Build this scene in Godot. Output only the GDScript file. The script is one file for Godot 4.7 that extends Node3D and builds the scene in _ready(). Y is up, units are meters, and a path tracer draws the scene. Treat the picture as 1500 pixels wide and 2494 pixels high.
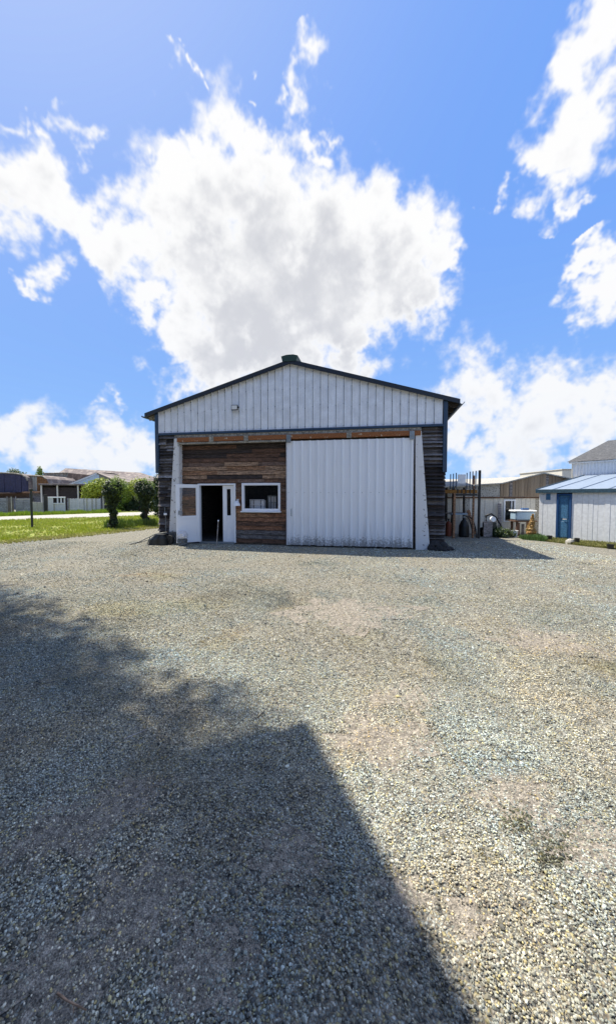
extends Node3D
# A gravel yard in front of a white-gabled timber barn, seen on a bright day with broken cloud.

class G:
	var v := PackedVector3Array()
	var n := PackedVector3Array()
	var u := PackedVector2Array()
	func tri(a: Vector3, b: Vector3, c: Vector3) -> void:
		var k := (c - a).cross(b - a).normalized()
		v.append(a); v.append(b); v.append(c)
		n.append(k); n.append(k); n.append(k)
	func face(p: Array, out: Vector3) -> void:
		var k: Vector3 = (p[2] - p[0]).cross(p[1] - p[0])
		for i in range(1, p.size() - 1):
			if k.dot(out) >= 0: tri(p[0], p[i], p[i + 1])
			else: tri(p[0], p[i + 1], p[i])
	func trin(a: Vector3, b: Vector3, c: Vector3, na: Vector3, nb: Vector3, nc: Vector3) -> void:
		if (c - a).cross(b - a).dot(na + nb + nc) < 0:
			v.append(a); v.append(c); v.append(b); n.append(na); n.append(nc); n.append(nb)
		else:
			v.append(a); v.append(b); v.append(c); n.append(na); n.append(nb); n.append(nc)
	# a box between two corners with its edges chamfered by ch
	func box(lo: Vector3, hi: Vector3, ch := 0.0, t := Transform3D.IDENTITY) -> G:
		var m := (lo + hi) / 2.0
		var h := (hi - lo) / 2.0
		if ch <= 0.0:
			for a in 3:
				for s in [-1.0, 1.0]:
					var d := Vector3.ZERO; d[a] = s
					var b := (a + 1) % 3
					var c := (a + 2) % 3
					var q := []
					for w in [[-1, -1], [1, -1], [1, 1], [-1, 1]]:
						var p := Vector3.ZERO
						p[a] = s * h[a]; p[b] = w[0] * h[b]; p[c] = w[1] * h[c]
						q.append(t * (m + p))
					face(q, t.basis * d)
			return self
		ch = minf(ch, minf(h.x, minf(h.y, h.z)) * 0.9)
		for a in 3:
			var b := (a + 1) % 3
			var c := (a + 2) % 3
			for s in [-1.0, 1.0]:
				var d := Vector3.ZERO; d[a] = s
				var q := []
				for w in [[-1, -1], [1, -1], [1, 1], [-1, 1]]:
					var p := Vector3.ZERO
					p[a] = s * h[a]; p[b] = w[0] * (h[b] - ch); p[c] = w[1] * (h[c] - ch)
					q.append(t * (m + p))
				face(q, t.basis * d)
				for s2 in [-1.0, 1.0]:
					var e := []
					for w in [[0, -1], [0, 1], [1, 1], [1, -1]]:
						var p := Vector3.ZERO
						p[a] = s * (h[a] - (ch if w[0] else 0.0))
						p[b] = s2 * (h[b] - (0.0 if w[0] else ch))
						p[c] = w[1] * (h[c] - ch)
						e.append(t * (m + p))
					var o := Vector3.ZERO; o[a] = s; o[b] = s2
					face(e, t.basis * o)
		return self
	# a straight bar with a rectangular section
	func beam(a: Vector3, b: Vector3, w: float, h: float, up := Vector3.UP) -> G:
		var z := (b - a).normalized()
		if absf(z.dot(up)) > 0.99: up = Vector3.RIGHT
		var x := up.cross(z).normalized()
		var t := Transform3D(Basis(x, z.cross(x), z), (a + b) / 2.0)
		var k := (b - a).length() / 2.0
		return box(Vector3(-w / 2, -h / 2, -k), Vector3(w / 2, h / 2, k), 0.0, t)
	func tube(p: Array, r0: float, r1: float, sides := 8) -> G:
		var rings := []
		for i in p.size():
			var d: Vector3 = (p[mini(i + 1, p.size() - 1)] - p[maxi(i - 1, 0)]).normalized()
			var x := (Vector3.UP if absf(d.y) < 0.9 else Vector3.RIGHT).cross(d).normalized()
			var y := d.cross(x)
			var r := lerpf(r0, r1, float(i) / maxi(1, p.size() - 1))
			var ring := []
			for k in sides:
				var q := x * cos(TAU * k / sides) + y * sin(TAU * k / sides)
				ring.append([p[i] + q * r, q])
			rings.append(ring)
		for i in p.size() - 1:
			for k in sides:
				var a = rings[i][k]
				var b = rings[i][(k + 1) % sides]
				var c = rings[i + 1][(k + 1) % sides]
				var e = rings[i + 1][k]
				trin(a[0], b[0], c[0], a[1], b[1], c[1])
				trin(a[0], c[0], e[0], a[1], c[1], e[1])
		for i in [0, p.size() - 1]:
			var d: Vector3 = (p[0] - p[1]) if i == 0 else (p[i] - p[i - 1])
			var q := []
			for k in sides: q.append(rings[i][k][0])
			face(q, d)
		return self
	# a flat outline in x,y pushed out along z
	func prism(poly: PackedVector2Array, z0: float, z1: float) -> G:
		var ix := Geometry2D.triangulate_polygon(poly)
		for i in range(0, ix.size(), 3):
			var a := poly[ix[i]]
			var b := poly[ix[i + 1]]
			var c := poly[ix[i + 2]]
			face([Vector3(a.x, a.y, z1), Vector3(b.x, b.y, z1), Vector3(c.x, c.y, z1)], Vector3.BACK)
			face([Vector3(a.x, a.y, z0), Vector3(b.x, b.y, z0), Vector3(c.x, c.y, z0)], Vector3.FORWARD)
		var cw := Geometry2D.is_polygon_clockwise(poly)
		for i in poly.size():
			var a := poly[i]
			var b := poly[(i + 1) % poly.size()]
			var o := Vector3(b.y - a.y, a.x - b.x, 0) * (-1.0 if cw else 1.0)
			face([Vector3(a.x, a.y, z0), Vector3(b.x, b.y, z0), Vector3(b.x, b.y, z1), Vector3(a.x, a.y, z1)], o)
		return self
	func lathe(prof: Array, at: Vector3, sides := 12) -> G:
		for i in prof.size() - 1:
			var a: Vector2 = prof[i]
			var b: Vector2 = prof[i + 1]
			var o := Vector2(b.y - a.y, a.x - b.x).normalized()
			for k in sides:
				var t0 := TAU * k / sides
				var t1 := TAU * (k + 1) / sides
				var c0 := Vector3(cos(t0), 0, sin(t0))
				var c1 := Vector3(cos(t1), 0, sin(t1))
				var y := Vector3.UP
				var n0 := c0 * o.x + y * o.y
				var n1 := c1 * o.x + y * o.y
				trin(at + c0 * a.x + y * a.y, at + c1 * a.x + y * a.y, at + c1 * b.x + y * b.y, n0, n1, n1)
				trin(at + c0 * a.x + y * a.y, at + c1 * b.x + y * b.y, at + c0 * b.x + y * b.y, n0, n1, n0)
		return self
	func mesh() -> ArrayMesh:
		var a := []
		a.resize(Mesh.ARRAY_MAX)
		a[Mesh.ARRAY_VERTEX] = v
		a[Mesh.ARRAY_NORMAL] = n
		if u.size() == v.size(): a[Mesh.ARRAY_TEX_UV] = u
		var m := ArrayMesh.new()
		m.add_surface_from_arrays(Mesh.PRIMITIVE_TRIANGLES, a)
		return m

var M := {}
var T := {}
var rng := RandomNumberGenerator.new()

# ---------- naming and tagging ----------
func put(called: String, g, m: Material, parent: Node = null) -> MeshInstance3D:
	var o := MeshInstance3D.new()
	o.name = called
	o.mesh = g.mesh() if g is G else g
	o.material_override = m
	(parent if parent else self).add_child(o, true)
	return o
func tag(o: Node, label: String, category: String, group := "") -> Node:
	o.set_meta("label", label)
	o.set_meta("category", category)
	if group != "": o.set_meta("group", group)
	return o
func thing(called: String, label: String, category: String, at := Vector3.ZERO, turn := 0.0, group := "") -> Node3D:
	var o := Node3D.new()
	o.name = called
	add_child(o, true)
	o.position = at
	o.rotation.y = turn
	tag(o, label, category, group)
	return o
func part(called: String, parent: Node) -> Node3D:
	var o := Node3D.new()
	o.name = called
	parent.add_child(o, true)
	return o
func setting(o: Node) -> Node:
	o.set_meta("kind", "structure")
	return o
func stuff(o: Node) -> Node:
	o.set_meta("kind", "stuff")
	return o

# ---------- textures and materials ----------
func noise(seed_: int, freq: float, oct := 4, kind := FastNoiseLite.TYPE_SIMPLEX_SMOOTH) -> FastNoiseLite:
	var f := FastNoiseLite.new()
	f.seed = seed_; f.frequency = freq; f.noise_type = kind
	f.fractal_type = FastNoiseLite.FRACTAL_FBM if oct > 1 else FastNoiseLite.FRACTAL_NONE
	f.fractal_octaves = oct
	return f
func field(f: FastNoiseLite, w: int, h: int, stretch := 1) -> PackedByteArray:
	var i := f.get_seamless_image(w / stretch, h)
	i.convert(Image.FORMAT_L8)
	if stretch > 1: i.resize(w, h, Image.INTERPOLATE_CUBIC)
	return i.get_data()
func tex(d: PackedByteArray, w: int, h: int, f := Image.FORMAT_RGB8) -> ImageTexture:
	var i := Image.create_from_data(w, h, false, f, d)
	i.generate_mipmaps()
	return ImageTexture.create_from_image(i)
# one grey texture made of up to three noise fields: value = base + sum(weight * (field - 0.5)), clamped
func grey(w: int, h: int, base: float, parts: Array) -> ImageTexture:
	var d := PackedByteArray()
	d.resize(w * h)
	var fs := []
	var ws := []
	for p in parts: fs.append(p[0]); ws.append(p[1])
	for i in w * h:
		var x := base
		for k in fs.size(): x += (fs[k][i] / 255.0 - 0.5) * ws[k]
		d[i] = int(clampf(x, 0.0, 1.0) * 255.0)
	return tex(d, w, h, Image.FORMAT_L8)
# two colours (linear) mixed by a field pushed through a soft threshold
func two(w: int, h: int, a: Color, b: Color, f: PackedByteArray, at: float, soft: float, g: PackedByteArray, amount: float) -> ImageTexture:
	var d := PackedByteArray()
	d.resize(w * h * 3)
	for i in w * h:
		var c := a.lerp(b, smoothstep(at - soft, at + soft, f[i] / 255.0))
		c = (c * (1.0 + (g[i] / 255.0 - 0.5) * amount)).linear_to_srgb()
		d[i * 3] = int(clampf(c.r, 0, 1) * 255.0); d[i * 3 + 1] = int(clampf(c.g, 0, 1) * 255.0); d[i * 3 + 2] = int(clampf(c.b, 0, 1) * 255.0)
	return tex(d, w, h)
func mat(key: String, c: Color, rough := 0.85, t: Texture2D = null, per_metre := 1.0, bump: Texture2D = null, relief := 0.0, metal := 0.0) -> StandardMaterial3D:
	var m := StandardMaterial3D.new()
	m.resource_name = key
	m.albedo_color = c.linear_to_srgb()
	m.roughness = rough
	m.metallic = metal
	if t:
		m.albedo_texture = t
		m.uv1_triplanar = true
		m.uv1_world_triplanar = true
		m.uv1_triplanar_sharpness = 4.0
		m.uv1_scale = Vector3.ONE * per_metre
	if bump and relief > 0.0:
		m.heightmap_enabled = true
		m.heightmap_texture = bump
		m.heightmap_scale = relief
	M[key] = m
	return m
func L(r: float, g: float, b: float) -> Color: return Color(r, g, b)

func make_materials() -> void:
	var fine := field(noise(3, 0.09, 4), 512, 512)
	var broad := field(noise(5, 0.012, 4), 512, 512)
	var spots := field(noise(9, 0.03, 5), 512, 512)
	var grain := field(noise(11, 0.16, 4), 512, 512, 16)
	var grain2 := field(noise(12, 0.035, 3), 512, 512, 8)
	T.soft = grey(512, 512, 0.94, [[fine, 0.06], [broad, 0.10]])
	T.rough = grey(512, 512, 0.7, [[fine, 0.45], [spots, 0.4], [broad, 0.3]])
	T.wood = grey(512, 512, 0.72, [[grain, 0.6], [grain2, 0.35], [spots, 0.3]])
	T.woodh = grey(512, 512, 0.5, [[grain, 1.0], [grain2, 0.3]])
	T.noise_h = grey(512, 512, 0.5, [[fine, 0.9], [spots, 0.5]])
	T.rust = two(512, 512, L(0.26, 0.10, 0.035), L(0.55, 0.46, 0.34), broad, 0.80, 0.05, fine, 1.2)
	T.plaster = two(512, 512, L(0.70, 0.70, 0.70), L(0.22, 0.20, 0.18), broad, 0.80, 0.06, fine, 0.25)
	T.sheet = two(512, 512, L(0.44, 0.42, 0.37), L(0.2, 0.19, 0.16), spots, 0.62, 0.2, fine, 0.5)
	T.roof = two(512, 512, L(0.17, 0.14, 0.13), L(0.32, 0.27, 0.23), broad, 0.6, 0.18, fine, 0.6)
	T.turf = two(512, 512, L(0.20, 0.25, 0.03), L(0.30, 0.28, 0.08), broad, 0.58, 0.2, fine, 0.9)
	T.road = grey(512, 512, 0.8, [[fine, 0.35], [spots, 0.3]])

	mat("gable_white", L(0.90, 0.93, 0.97), 0.42, T.soft, 0.35)
	mat("door_white", L(0.74, 0.75, 0.78), 0.5, T.soft, 0.6)
	mat("upvc", L(0.86, 0.88, 0.92), 0.32)
	mat("blue_trim", L(0.022, 0.055, 0.11), 0.45, T.soft, 0.8)
	mat("dark_trim", L(0.013, 0.020, 0.032), 0.5, T.soft, 0.8)
	mat("green_cap", L(0.018, 0.045, 0.032), 0.5)
	mat("rust", L(1, 1, 1), 0.9, T.rust, 0.45, T.noise_h, 0.2)
	mat("cream_paint", L(0.60, 0.56, 0.47), 0.8, T.rough, 0.9)
	mat("plaster", L(1.0, 1.0, 1.0), 0.9, T.plaster, 0.9, T.noise_h, 0.6)
	mat("concrete", L(0.36, 0.34, 0.31), 0.92, T.rough, 0.8, T.noise_h, 0.4)
	mat("inside", L(0.22, 0.18, 0.14), 0.95, T.wood, 0.6)
	mat("inside_floor", L(0.26, 0.25, 0.235), 0.9, T.rough, 0.6)
	mat("screw", L(0.12, 0.14, 0.17), 0.5)
	mat("galvanised", L(0.32, 0.36, 0.38), 0.45, T.soft, 2.0, null, 0.0, 0.6)
	mat("black_metal", L(0.014, 0.014, 0.015), 0.55)
	mat("black_plastic", L(0.012, 0.013, 0.013), 0.45)
	mat("roofing", L(0.10, 0.095, 0.095), 0.85, T.rough, 0.7)
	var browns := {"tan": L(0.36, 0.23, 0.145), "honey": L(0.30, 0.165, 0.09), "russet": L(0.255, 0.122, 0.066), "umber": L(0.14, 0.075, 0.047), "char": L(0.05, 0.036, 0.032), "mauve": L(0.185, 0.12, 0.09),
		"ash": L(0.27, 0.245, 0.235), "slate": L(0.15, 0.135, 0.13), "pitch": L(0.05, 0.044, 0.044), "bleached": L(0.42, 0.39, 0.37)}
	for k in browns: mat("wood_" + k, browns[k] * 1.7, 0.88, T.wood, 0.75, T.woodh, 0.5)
	mat("timber_frame", L(0.07, 0.055, 0.045), 0.9, T.wood, 1.0)
	# glass: a clear pane that mirrors the sky a little
	var g := StandardMaterial3D.new()
	g.transparency = BaseMaterial3D.TRANSPARENCY_ALPHA
	g.albedo_color = Color(0.3, 0.33, 0.34, 0.03)
	g.roughness = 0.04
	g.metallic_specular = 0.3
	M.glass = g
	mat("bulb_glass", L(0.75, 0.76, 0.74), 0.15)
	# leaves
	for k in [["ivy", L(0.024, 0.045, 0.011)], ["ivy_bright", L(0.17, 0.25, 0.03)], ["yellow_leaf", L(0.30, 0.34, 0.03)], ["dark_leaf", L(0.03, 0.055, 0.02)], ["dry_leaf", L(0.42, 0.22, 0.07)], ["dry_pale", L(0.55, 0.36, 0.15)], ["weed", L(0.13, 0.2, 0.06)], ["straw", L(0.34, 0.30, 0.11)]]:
		var m := mat(k[0], k[1], 0.6)
		m.backlight_enabled = true
		m.backlight = Color(0.35, 0.4, 0.15) if k[0] != "ivy" else Color(0.08, 0.1, 0.03)
	mat("bark", L(0.075, 0.06, 0.045), 0.95, T.rough, 2.0)

# ---------- sky ----------
const CLOUDS := [[-38.6,32.2,3.3,1.0],[-35.9,33.4,2.9,1.0],[-33.0,31.9,2.9,1.0],[-29.5,31.0,3.1,1.0],[-25.7,30.7,3.9,1.0],[-18.9,34.7,5.2,1.0],[-20.4,37.7,2.0,1.0],[-11.4,37.9,5.6,1.0],[-3.1,36.2,5.9,1.0],[4.3,33.8,5.6,1.0],[10.9,34.2,4.1,1.0],[16.1,32.8,3.8,1.0],[19.2,30.7,2.0,1.0],[-16.2,29.4,6.3,1.0],[-6.1,28.5,9.4,1.0],[3.1,27.1,8.4,1.0],[11.0,27.2,5.6,1.0],[-11.6,22.8,7.1,1.0],[-3.1,21.1,7.4,1.0],[6.2,21.5,3.9,1.0],[-18.6,21.1,3.1,1.0],[-14.0,18.5,4.2,1.0],[15.6,28.1,3.9,1.0],[-9.6,41.8,2.9,1.0],[-4.2,41.5,2.4,1.0],[1.8,41.2,1.8,1.0],[-16.0,40.1,1.6,1.0],[-28.2,29.0,2.6,1.0],[-22.8,25.3,2.6,1.0],[3.3,43.4,1.0,0.6],[-0.7,46.2,1.2,0.6],[0.9,48.4,1.0,0.6],[-1.5,44.8,1.1,0.6],[-6.6,43.5,1.0,0.6],[-18.2,46.1,0.8,0.6],[-16.0,45.3,0.4,0.6],[-8.4,46.2,0.4,0.6],[-30.8,38.7,1.0,0.6],[-38.0,37.5,1.1,0.6],[-34.7,26.2,1.4,0.6],[-33.9,25.0,1.2,0.6],[-36.0,24.4,0.8,0.6],[26.3,35.0,0.9,0.6],[25.1,34.5,0.6,0.6],[-20.0,15.3,2.2,0.6],[-17.5,15.7,2.0,0.6],[-26.9,12.7,1.0,0.6],[-3.6,45.9,0.6,0.6],[-36.1,37.1,0.6,0.6],[-33.9,36.3,0.9,0.6],[36.9,44.2,1.6,0.9],[36.3,42.3,2.0,0.9],[34.3,41.1,1.8,0.9],[34.0,39.0,2.4,0.9],[32.4,37.1,2.8,0.9],[30.7,36.3,1.8,0.9],[36.1,36.8,2.9,0.9],[33.4,33.5,2.0,0.9],[37.5,39.4,2.1,0.9],[33.9,31.3,0.9,0.9],[38.5,23.5,3.0,0.9],[36.6,22.8,2.0,0.9],[35.7,25.5,1.1,0.9],[37.7,26.5,1.5,0.9],[23.0,15.8,3.9,0.72],[26.1,13.6,3.5,0.72],[30.5,11.8,3.8,0.72],[34.5,12.5,3.4,0.72],[38.5,12.8,3.5,0.72],[22.5,11.2,3.2,0.72],[27.7,8.1,3.1,0.72],[31.9,8.8,3.8,0.72],[36.6,8.8,3.5,0.72],[21.5,7.9,2.2,0.72],[25.3,4.7,3.2,0.72],[30.7,5.2,2.5,0.72],[35.5,5.5,2.3,0.72],[-39.8,7.3,2.6,0.72],[-37.1,7.3,2.7,0.72],[-33.3,7.4,3.1,0.72],[-28.7,8.6,2.8,0.72],[-25.2,6.6,2.7,0.72],[-37.1,4.6,2.7,0.72],[-32.0,4.6,3.0,0.72],[-26.3,4.1,3.2,0.72],[-23.2,5.6,2.5,0.72]]
const SUN := Vector3(-0.42, 1.0, -0.33)

func make_sky() -> Sky:
	var low := noise(21, 1.15, 4)
	var w := 1024
	var h := 512
	var bd := PackedFloat32Array(); bd.resize(w * h); bd.fill(-1.0)
	var th := PackedFloat32Array(); th.resize(w * h)
	# the clouds of the afternoon, each a cluster of puffs at its bearing and height
	for c in CLOUDS:
		var ce := cos(deg_to_rad(c[1]))
		var rr: float = c[2] * 2.05
		var x0 := int((0.5 + (c[0] - rr / ce) / 360.0) * w)
		var x1 := int((0.5 + (c[0] + rr / ce) / 360.0) * w) + 1
		var y0 := int((0.5 - (c[1] + rr) / 180.0) * h)
		var y1 := int((0.5 - (c[1] - rr) / 180.0) * h) + 1
		for y in range(maxi(y0, 0), mini(y1, h)):
			for x in range(x0, x1):
				var da: float = (((x + 0.5) / w - 0.5) * 360.0 - c[0]) * ce
				var de: float = (0.5 - (y + 0.5) / h) * 180.0 - c[1]
				var q: float = (da * da + de * de) / (c[2] * c[2])
				var i := y * w + x
				bd[i] = maxf(bd[i], c[3] * (1.15 - 1.05 * sqrt(q)))
				th[i] += c[3] * exp(-q * 1.4) * minf(1.0, c[2] / 4.0)
	# beyond that bearing the same broken cloud goes on round the sky
	for y in range(0, h / 2 + 4):
		var el := (0.5 - (y + 0.5) / h) * 180.0
		for x in w:
			var az := ((x + 0.5) / w - 0.5) * 360.0
			var a := deg_to_rad(az)
			var e := deg_to_rad(el)
			var d := Vector3(sin(a) * cos(e), sin(e), -cos(a) * cos(e))
			var away := maxf(smoothstep(40.0, 52.0, absf(az)), smoothstep(54.0, 62.0, el))
			if away > 0.0:
				var v := low.get_noise_3dv(d * 1.6) * 2.6 - 0.32 + 0.35 * smoothstep(22.0, 4.0, el)
				var i := y * w + x
				bd[i] = lerpf(bd[i], v, away)
				th[i] = lerpf(th[i], clampf(v, 0.0, 1.2), away)
	var bi := Image.create_from_data(w, h, false, Image.FORMAT_RF, bd.to_byte_array())
	var ti := Image.create_from_data(w, h, false, Image.FORMAT_RF, th.to_byte_array())
	var f1 := noise(31, 5.0, 6)
	f1.fractal_gain = 0.58
	var f2 := noise(33, 2.6, 4)
	warp_a = noise(35, 9.0, 5)
	warp_a.fractal_gain = 0.6
	warp_b = noise(36, 9.0, 5)
	warp_b.fractal_gain = 0.6
	var far := sky_rows(bi, ti, w, 0, w, 0, h, f1, f2)
	var sky := Image.create_from_data(w, h, false, Image.FORMAT_RGB8, far)
	sky.resize(4096, 2048, Image.INTERPOLATE_CUBIC)
	# the part that can be seen from the yard, at full detail
	var fw := 1280
	var fx := 2048 - fw / 2
	var fy := 300
	var fh := 740
	bi.resize(4096, 2048, Image.INTERPOLATE_CUBIC)
	ti.resize(4096, 2048, Image.INTERPOLATE_CUBIC)
	var near := sky_rows(bi, ti, 4096, fx, fw, fy, fh, f1, f2)
	sky.blit_rect(Image.create_from_data(fw, fh, false, Image.FORMAT_RGB8, near), Rect2i(0, 0, fw, fh), Vector2i(fx, fy))
	# a panorama starts at the bearing the yard looks along
	var turned := Image.create_empty(4096, 2048, false, Image.FORMAT_RGB8)
	turned.blit_rect(sky, Rect2i(2048, 0, 2048, 2048), Vector2i(0, 0))
	turned.blit_rect(sky, Rect2i(0, 0, 2048, 2048), Vector2i(2048, 0))
	var m := PanoramaSkyMaterial.new()
	m.panorama = ImageTexture.create_from_image(turned)
	m.energy_multiplier = 0.785
	var s := Sky.new()
	s.sky_material = m
	return s

var warp_a: FastNoiseLite
var warp_b: FastNoiseLite
func sky_rows(bi: Image, ti: Image, w: int, x0: int, n: int, y0: int, rows: int, f1: FastNoiseLite, f2: FastNoiseLite) -> PackedByteArray:
	var out := PackedByteArray()
	out.resize(n * rows * 3)
	var bd := bi.get_data().to_float32_array()
	var td := ti.get_data().to_float32_array()
	var h := w / 2
	var sun := SUN.normalized()
	var si := PackedFloat32Array(); si.resize(n)
	var co := PackedFloat32Array(); co.resize(n)
	for x in n:
		var a := ((x0 + x + 0.5) / w - 0.5) * TAU
		si[x] = sin(a); co[x] = -cos(a)
	for y in rows:
		var el := (0.5 - (y0 + y + 0.5) / h) * PI
		var ce := cos(el)
		var se := sin(el)
		if se < -0.03:
			for x in n * 3: out[y * n * 3 + x] = 165
			continue
		var up := clampf(se, 0.0, 1.0)
		var zen := pow(1.0 - up, 3.2)
		var base := Color(0.142, 0.308, 0.755).lerp(Color(0.30, 0.515, 0.82), zen)
		for x in n:
			var d := Vector3(si[x] * ce, se, co[x] * ce)
			var i := (y0 + y) * w + x0 + x
			var b := bd[i]
			if b > -0.9:
				var wx := int(warp_a.get_noise_3dv(d) * 0.0125 * w)
				var wy := int(warp_b.get_noise_3dv(d) * 0.0125 * w)
				i = clampi(y0 + y + wy, 0, h - 1) * w + posmod(x0 + x + wx, w)
				b = bd[i]
			var c := base
			var g := maxf(0.0, d.dot(sun))
			c = c.lerp(Color(0.64, 0.68, 0.80), 0.55 * pow(g, 7.0))
			if b > -0.75:
				var nn := f1.get_noise_3dv(d * 2.2)
				var dens := b * 0.85 + nn * 0.85 - 0.02 + 0.34 * minf(td[i], 2.2)
				var al := pow(smoothstep(-0.30, 0.72, dens), 1.25)
				if al > 0.0:
					var n2 := f2.get_noise_3dv(d * 1.7 + Vector3(3, 1, 2))
					# a cloud is whitest where it is thin or faces the sun, grey where much of it stands above
					var thick := td[i] * 0.5 + td[maxi(0, i - (w / 110) * w)] * 0.62
					var core := smoothstep(0.8, 2.5, thick + n2 * 0.8 + nn * 0.9) * smoothstep(0.3, 1.2, dens)
					var cl := Color(0.80, 0.80, 0.80).lerp(Color(0.53, 0.54, 0.575), core)
					cl = cl.lerp(c * 0.3 + Color(0.47, 0.48, 0.51), 0.4 * zen)
					c = c.lerp(cl, al)
			c = c.linear_to_srgb()
			var o := (y * n + x) * 3
			out[o] = int(clampf(c.r, 0, 1) * 255.0); out[o + 1] = int(clampf(c.g, 0, 1) * 255.0); out[o + 2] = int(clampf(c.b, 0, 1) * 255.0)
	return out

# ---------- the ground ----------
const STONE := [[0.26, 0.27, 0.235], [0.31, 0.32, 0.275], [0.23, 0.245, 0.225], [0.45, 0.455, 0.39], [0.09, 0.092, 0.088], [0.36, 0.335, 0.24], [0.29, 0.28, 0.22], [0.42, 0.37, 0.20], [0.15, 0.153, 0.14], [0.56, 0.56, 0.49], [0.36, 0.375, 0.335], [0.25, 0.23, 0.19]]
var dust_noise: FastNoiseLite
# wheel lanes worn into the yard, as arcs: centre x, z, radius, half width
const LANES := [[-7.5, -1.0, 8.35, 0.2], [-7.5, -1.0, 9.85, 0.2], [14.0, -10.5, 13.2, 0.22], [14.0, -10.5, 14.7, 0.22], [-2.0, 8.0, 15.4, 0.25], [-2.0, 8.0, 16.9, 0.22], [22.0, 2.0, 20.4, 0.2], [22.0, 2.0, 21.8, 0.2]]
func lane(x: float, z: float) -> float:
	var t := 0.0
	for k in LANES:
		var d: float = absf(Vector2(x - k[0], z - k[1]).length() - k[2]) / k[3]
		if d < 1.6: t = maxf(t, smoothstep(1.6, 0.3, d))
	return t
# the yard is nearly flat: shallow ruts in the lanes and low swells, only in the open middle
func lift(x: float, z: float) -> float:
	if z < -10.4 or z > 0.0 or absf(x) > 9.0: return 0.0
	var f := smoothstep(-10.4, -8.8, z) * smoothstep(9.0, 7.5, absf(x)) * smoothstep(0.0, -0.6, z)
	return f * (0.030 * dust_noise.get_noise_2d(x * 2.2 + 60.0, z * 2.2) + 0.012 * dust_noise.get_noise_2d(x * 9.0, z * 9.0 + 20.0) - 0.016 * lane(x, z))
# places scraped down to the tan earth: x, z, reach
const SCRAPES := [[0.52, -2.53, 0.36], [1.19, -2.04, 0.24], [1.36, -1.69, 0.24], [0.6, -5.38, 0.9], [0.4, -1.51, 0.14], [0.63, -1.43, 0.10], [-1.27, -1.85, 0.26], [-0.72, -1.48, 0.25], [-0.38, -1.3, 0.18], [-0.92, -1.25, 0.2], [-0.1, -1.69, 0.18], [0.86, -3.06, 0.3], [2.8, -4.3, 0.55], [-1.03, -2.0, 0.24]]
func scraped(x: float, z: float) -> float:
	var t := 0.0
	for k in SCRAPES:
		var d: float = Vector2((x - k[0]) * 0.8, z - k[1]).length() / k[2]
		if d < 1.3: t = maxf(t, smoothstep(1.3, 0.2, d))
	return t
# how bare the yard is here: 0 all stones, 1 trodden pale dust
func bare(x: float, z: float) -> float:
	return smoothstep(0.02, 0.40, 0.26 * lane(x, z) + 0.42 * scraped(x, z) + dust_noise.get_noise_2d(x * 1.3, z * 1.0) + 0.25 * dust_noise.get_noise_2d(x * 5.0 + 40.0, z * 5.0))

# stains and scuffs that lie on the yard: x, z, long, wide, turn, colour factor
const MARKS := [[1.17, -1.70, 0.17, 0.09, 0.75, Color(0.24, 0.23, 0.16)], [1.10, -1.88, 0.13, 0.06, 0.8, Color(0.3, 0.28, 0.18)], [0.84, -1.70, 0.05, 0.04, 0.0, Color(0.38, 0.34, 0.22)],
	[0.52, -2.53, 0.45, 0.14, 0.55, Color(1.08, 0.97, 0.88)], [1.22, -2.08, 0.4, 0.10, 0.3, Color(1.1, 0.97, 0.88)], [-3.22, -7.92, 0.9, 0.22, 0.1, Color(1.22, 0.98, 0.86)], [6.95, -9.33, 0.16, 0.12, 0.2, Color(0.12, 0.11, 0.10)],
	[0.95, -6.5, 1.6, 0.5, 0.3, Color(0.80, 0.82, 0.84)], [-0.99, -4.3, 0.5, 0.2, 1.2, Color(1.0, 0.88, 0.76)], [-2.5, -5.6, 1.2, 0.4, 0.2, Color(1.08, 1.0, 0.82)], [3.2, -3.4, 0.5, 0.18, -0.6, Color(0.72, 0.72, 0.62)]]
var stain_noise: FastNoiseLite
func stain(x: float, z: float, only_large := false) -> Color:
	var c := Color.WHITE
	for k in MARKS:
		if absf(x - k[0]) > k[2] * 2.0 or absf(z - k[1]) > k[2] * 2.0: continue
		var p := Vector2(x - k[0], z - k[1]).rotated(k[4])
		var q: float = (p.x * p.x) / (k[2] * k[2]) + (p.y * p.y) / (k[3] * k[3])
		if only_large and k[2] < 0.2 and k[1] > -5.0: continue
		c = c * Color.WHITE.lerp(k[5], smoothstep(1.5, 0.4, q + 1.0 * stain_noise.get_noise_2d(x * 4.0, z * 4.0) + 1.6 * stain_noise.get_noise_2d(x * 20.0, z * 20.0)))
	return c

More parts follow.
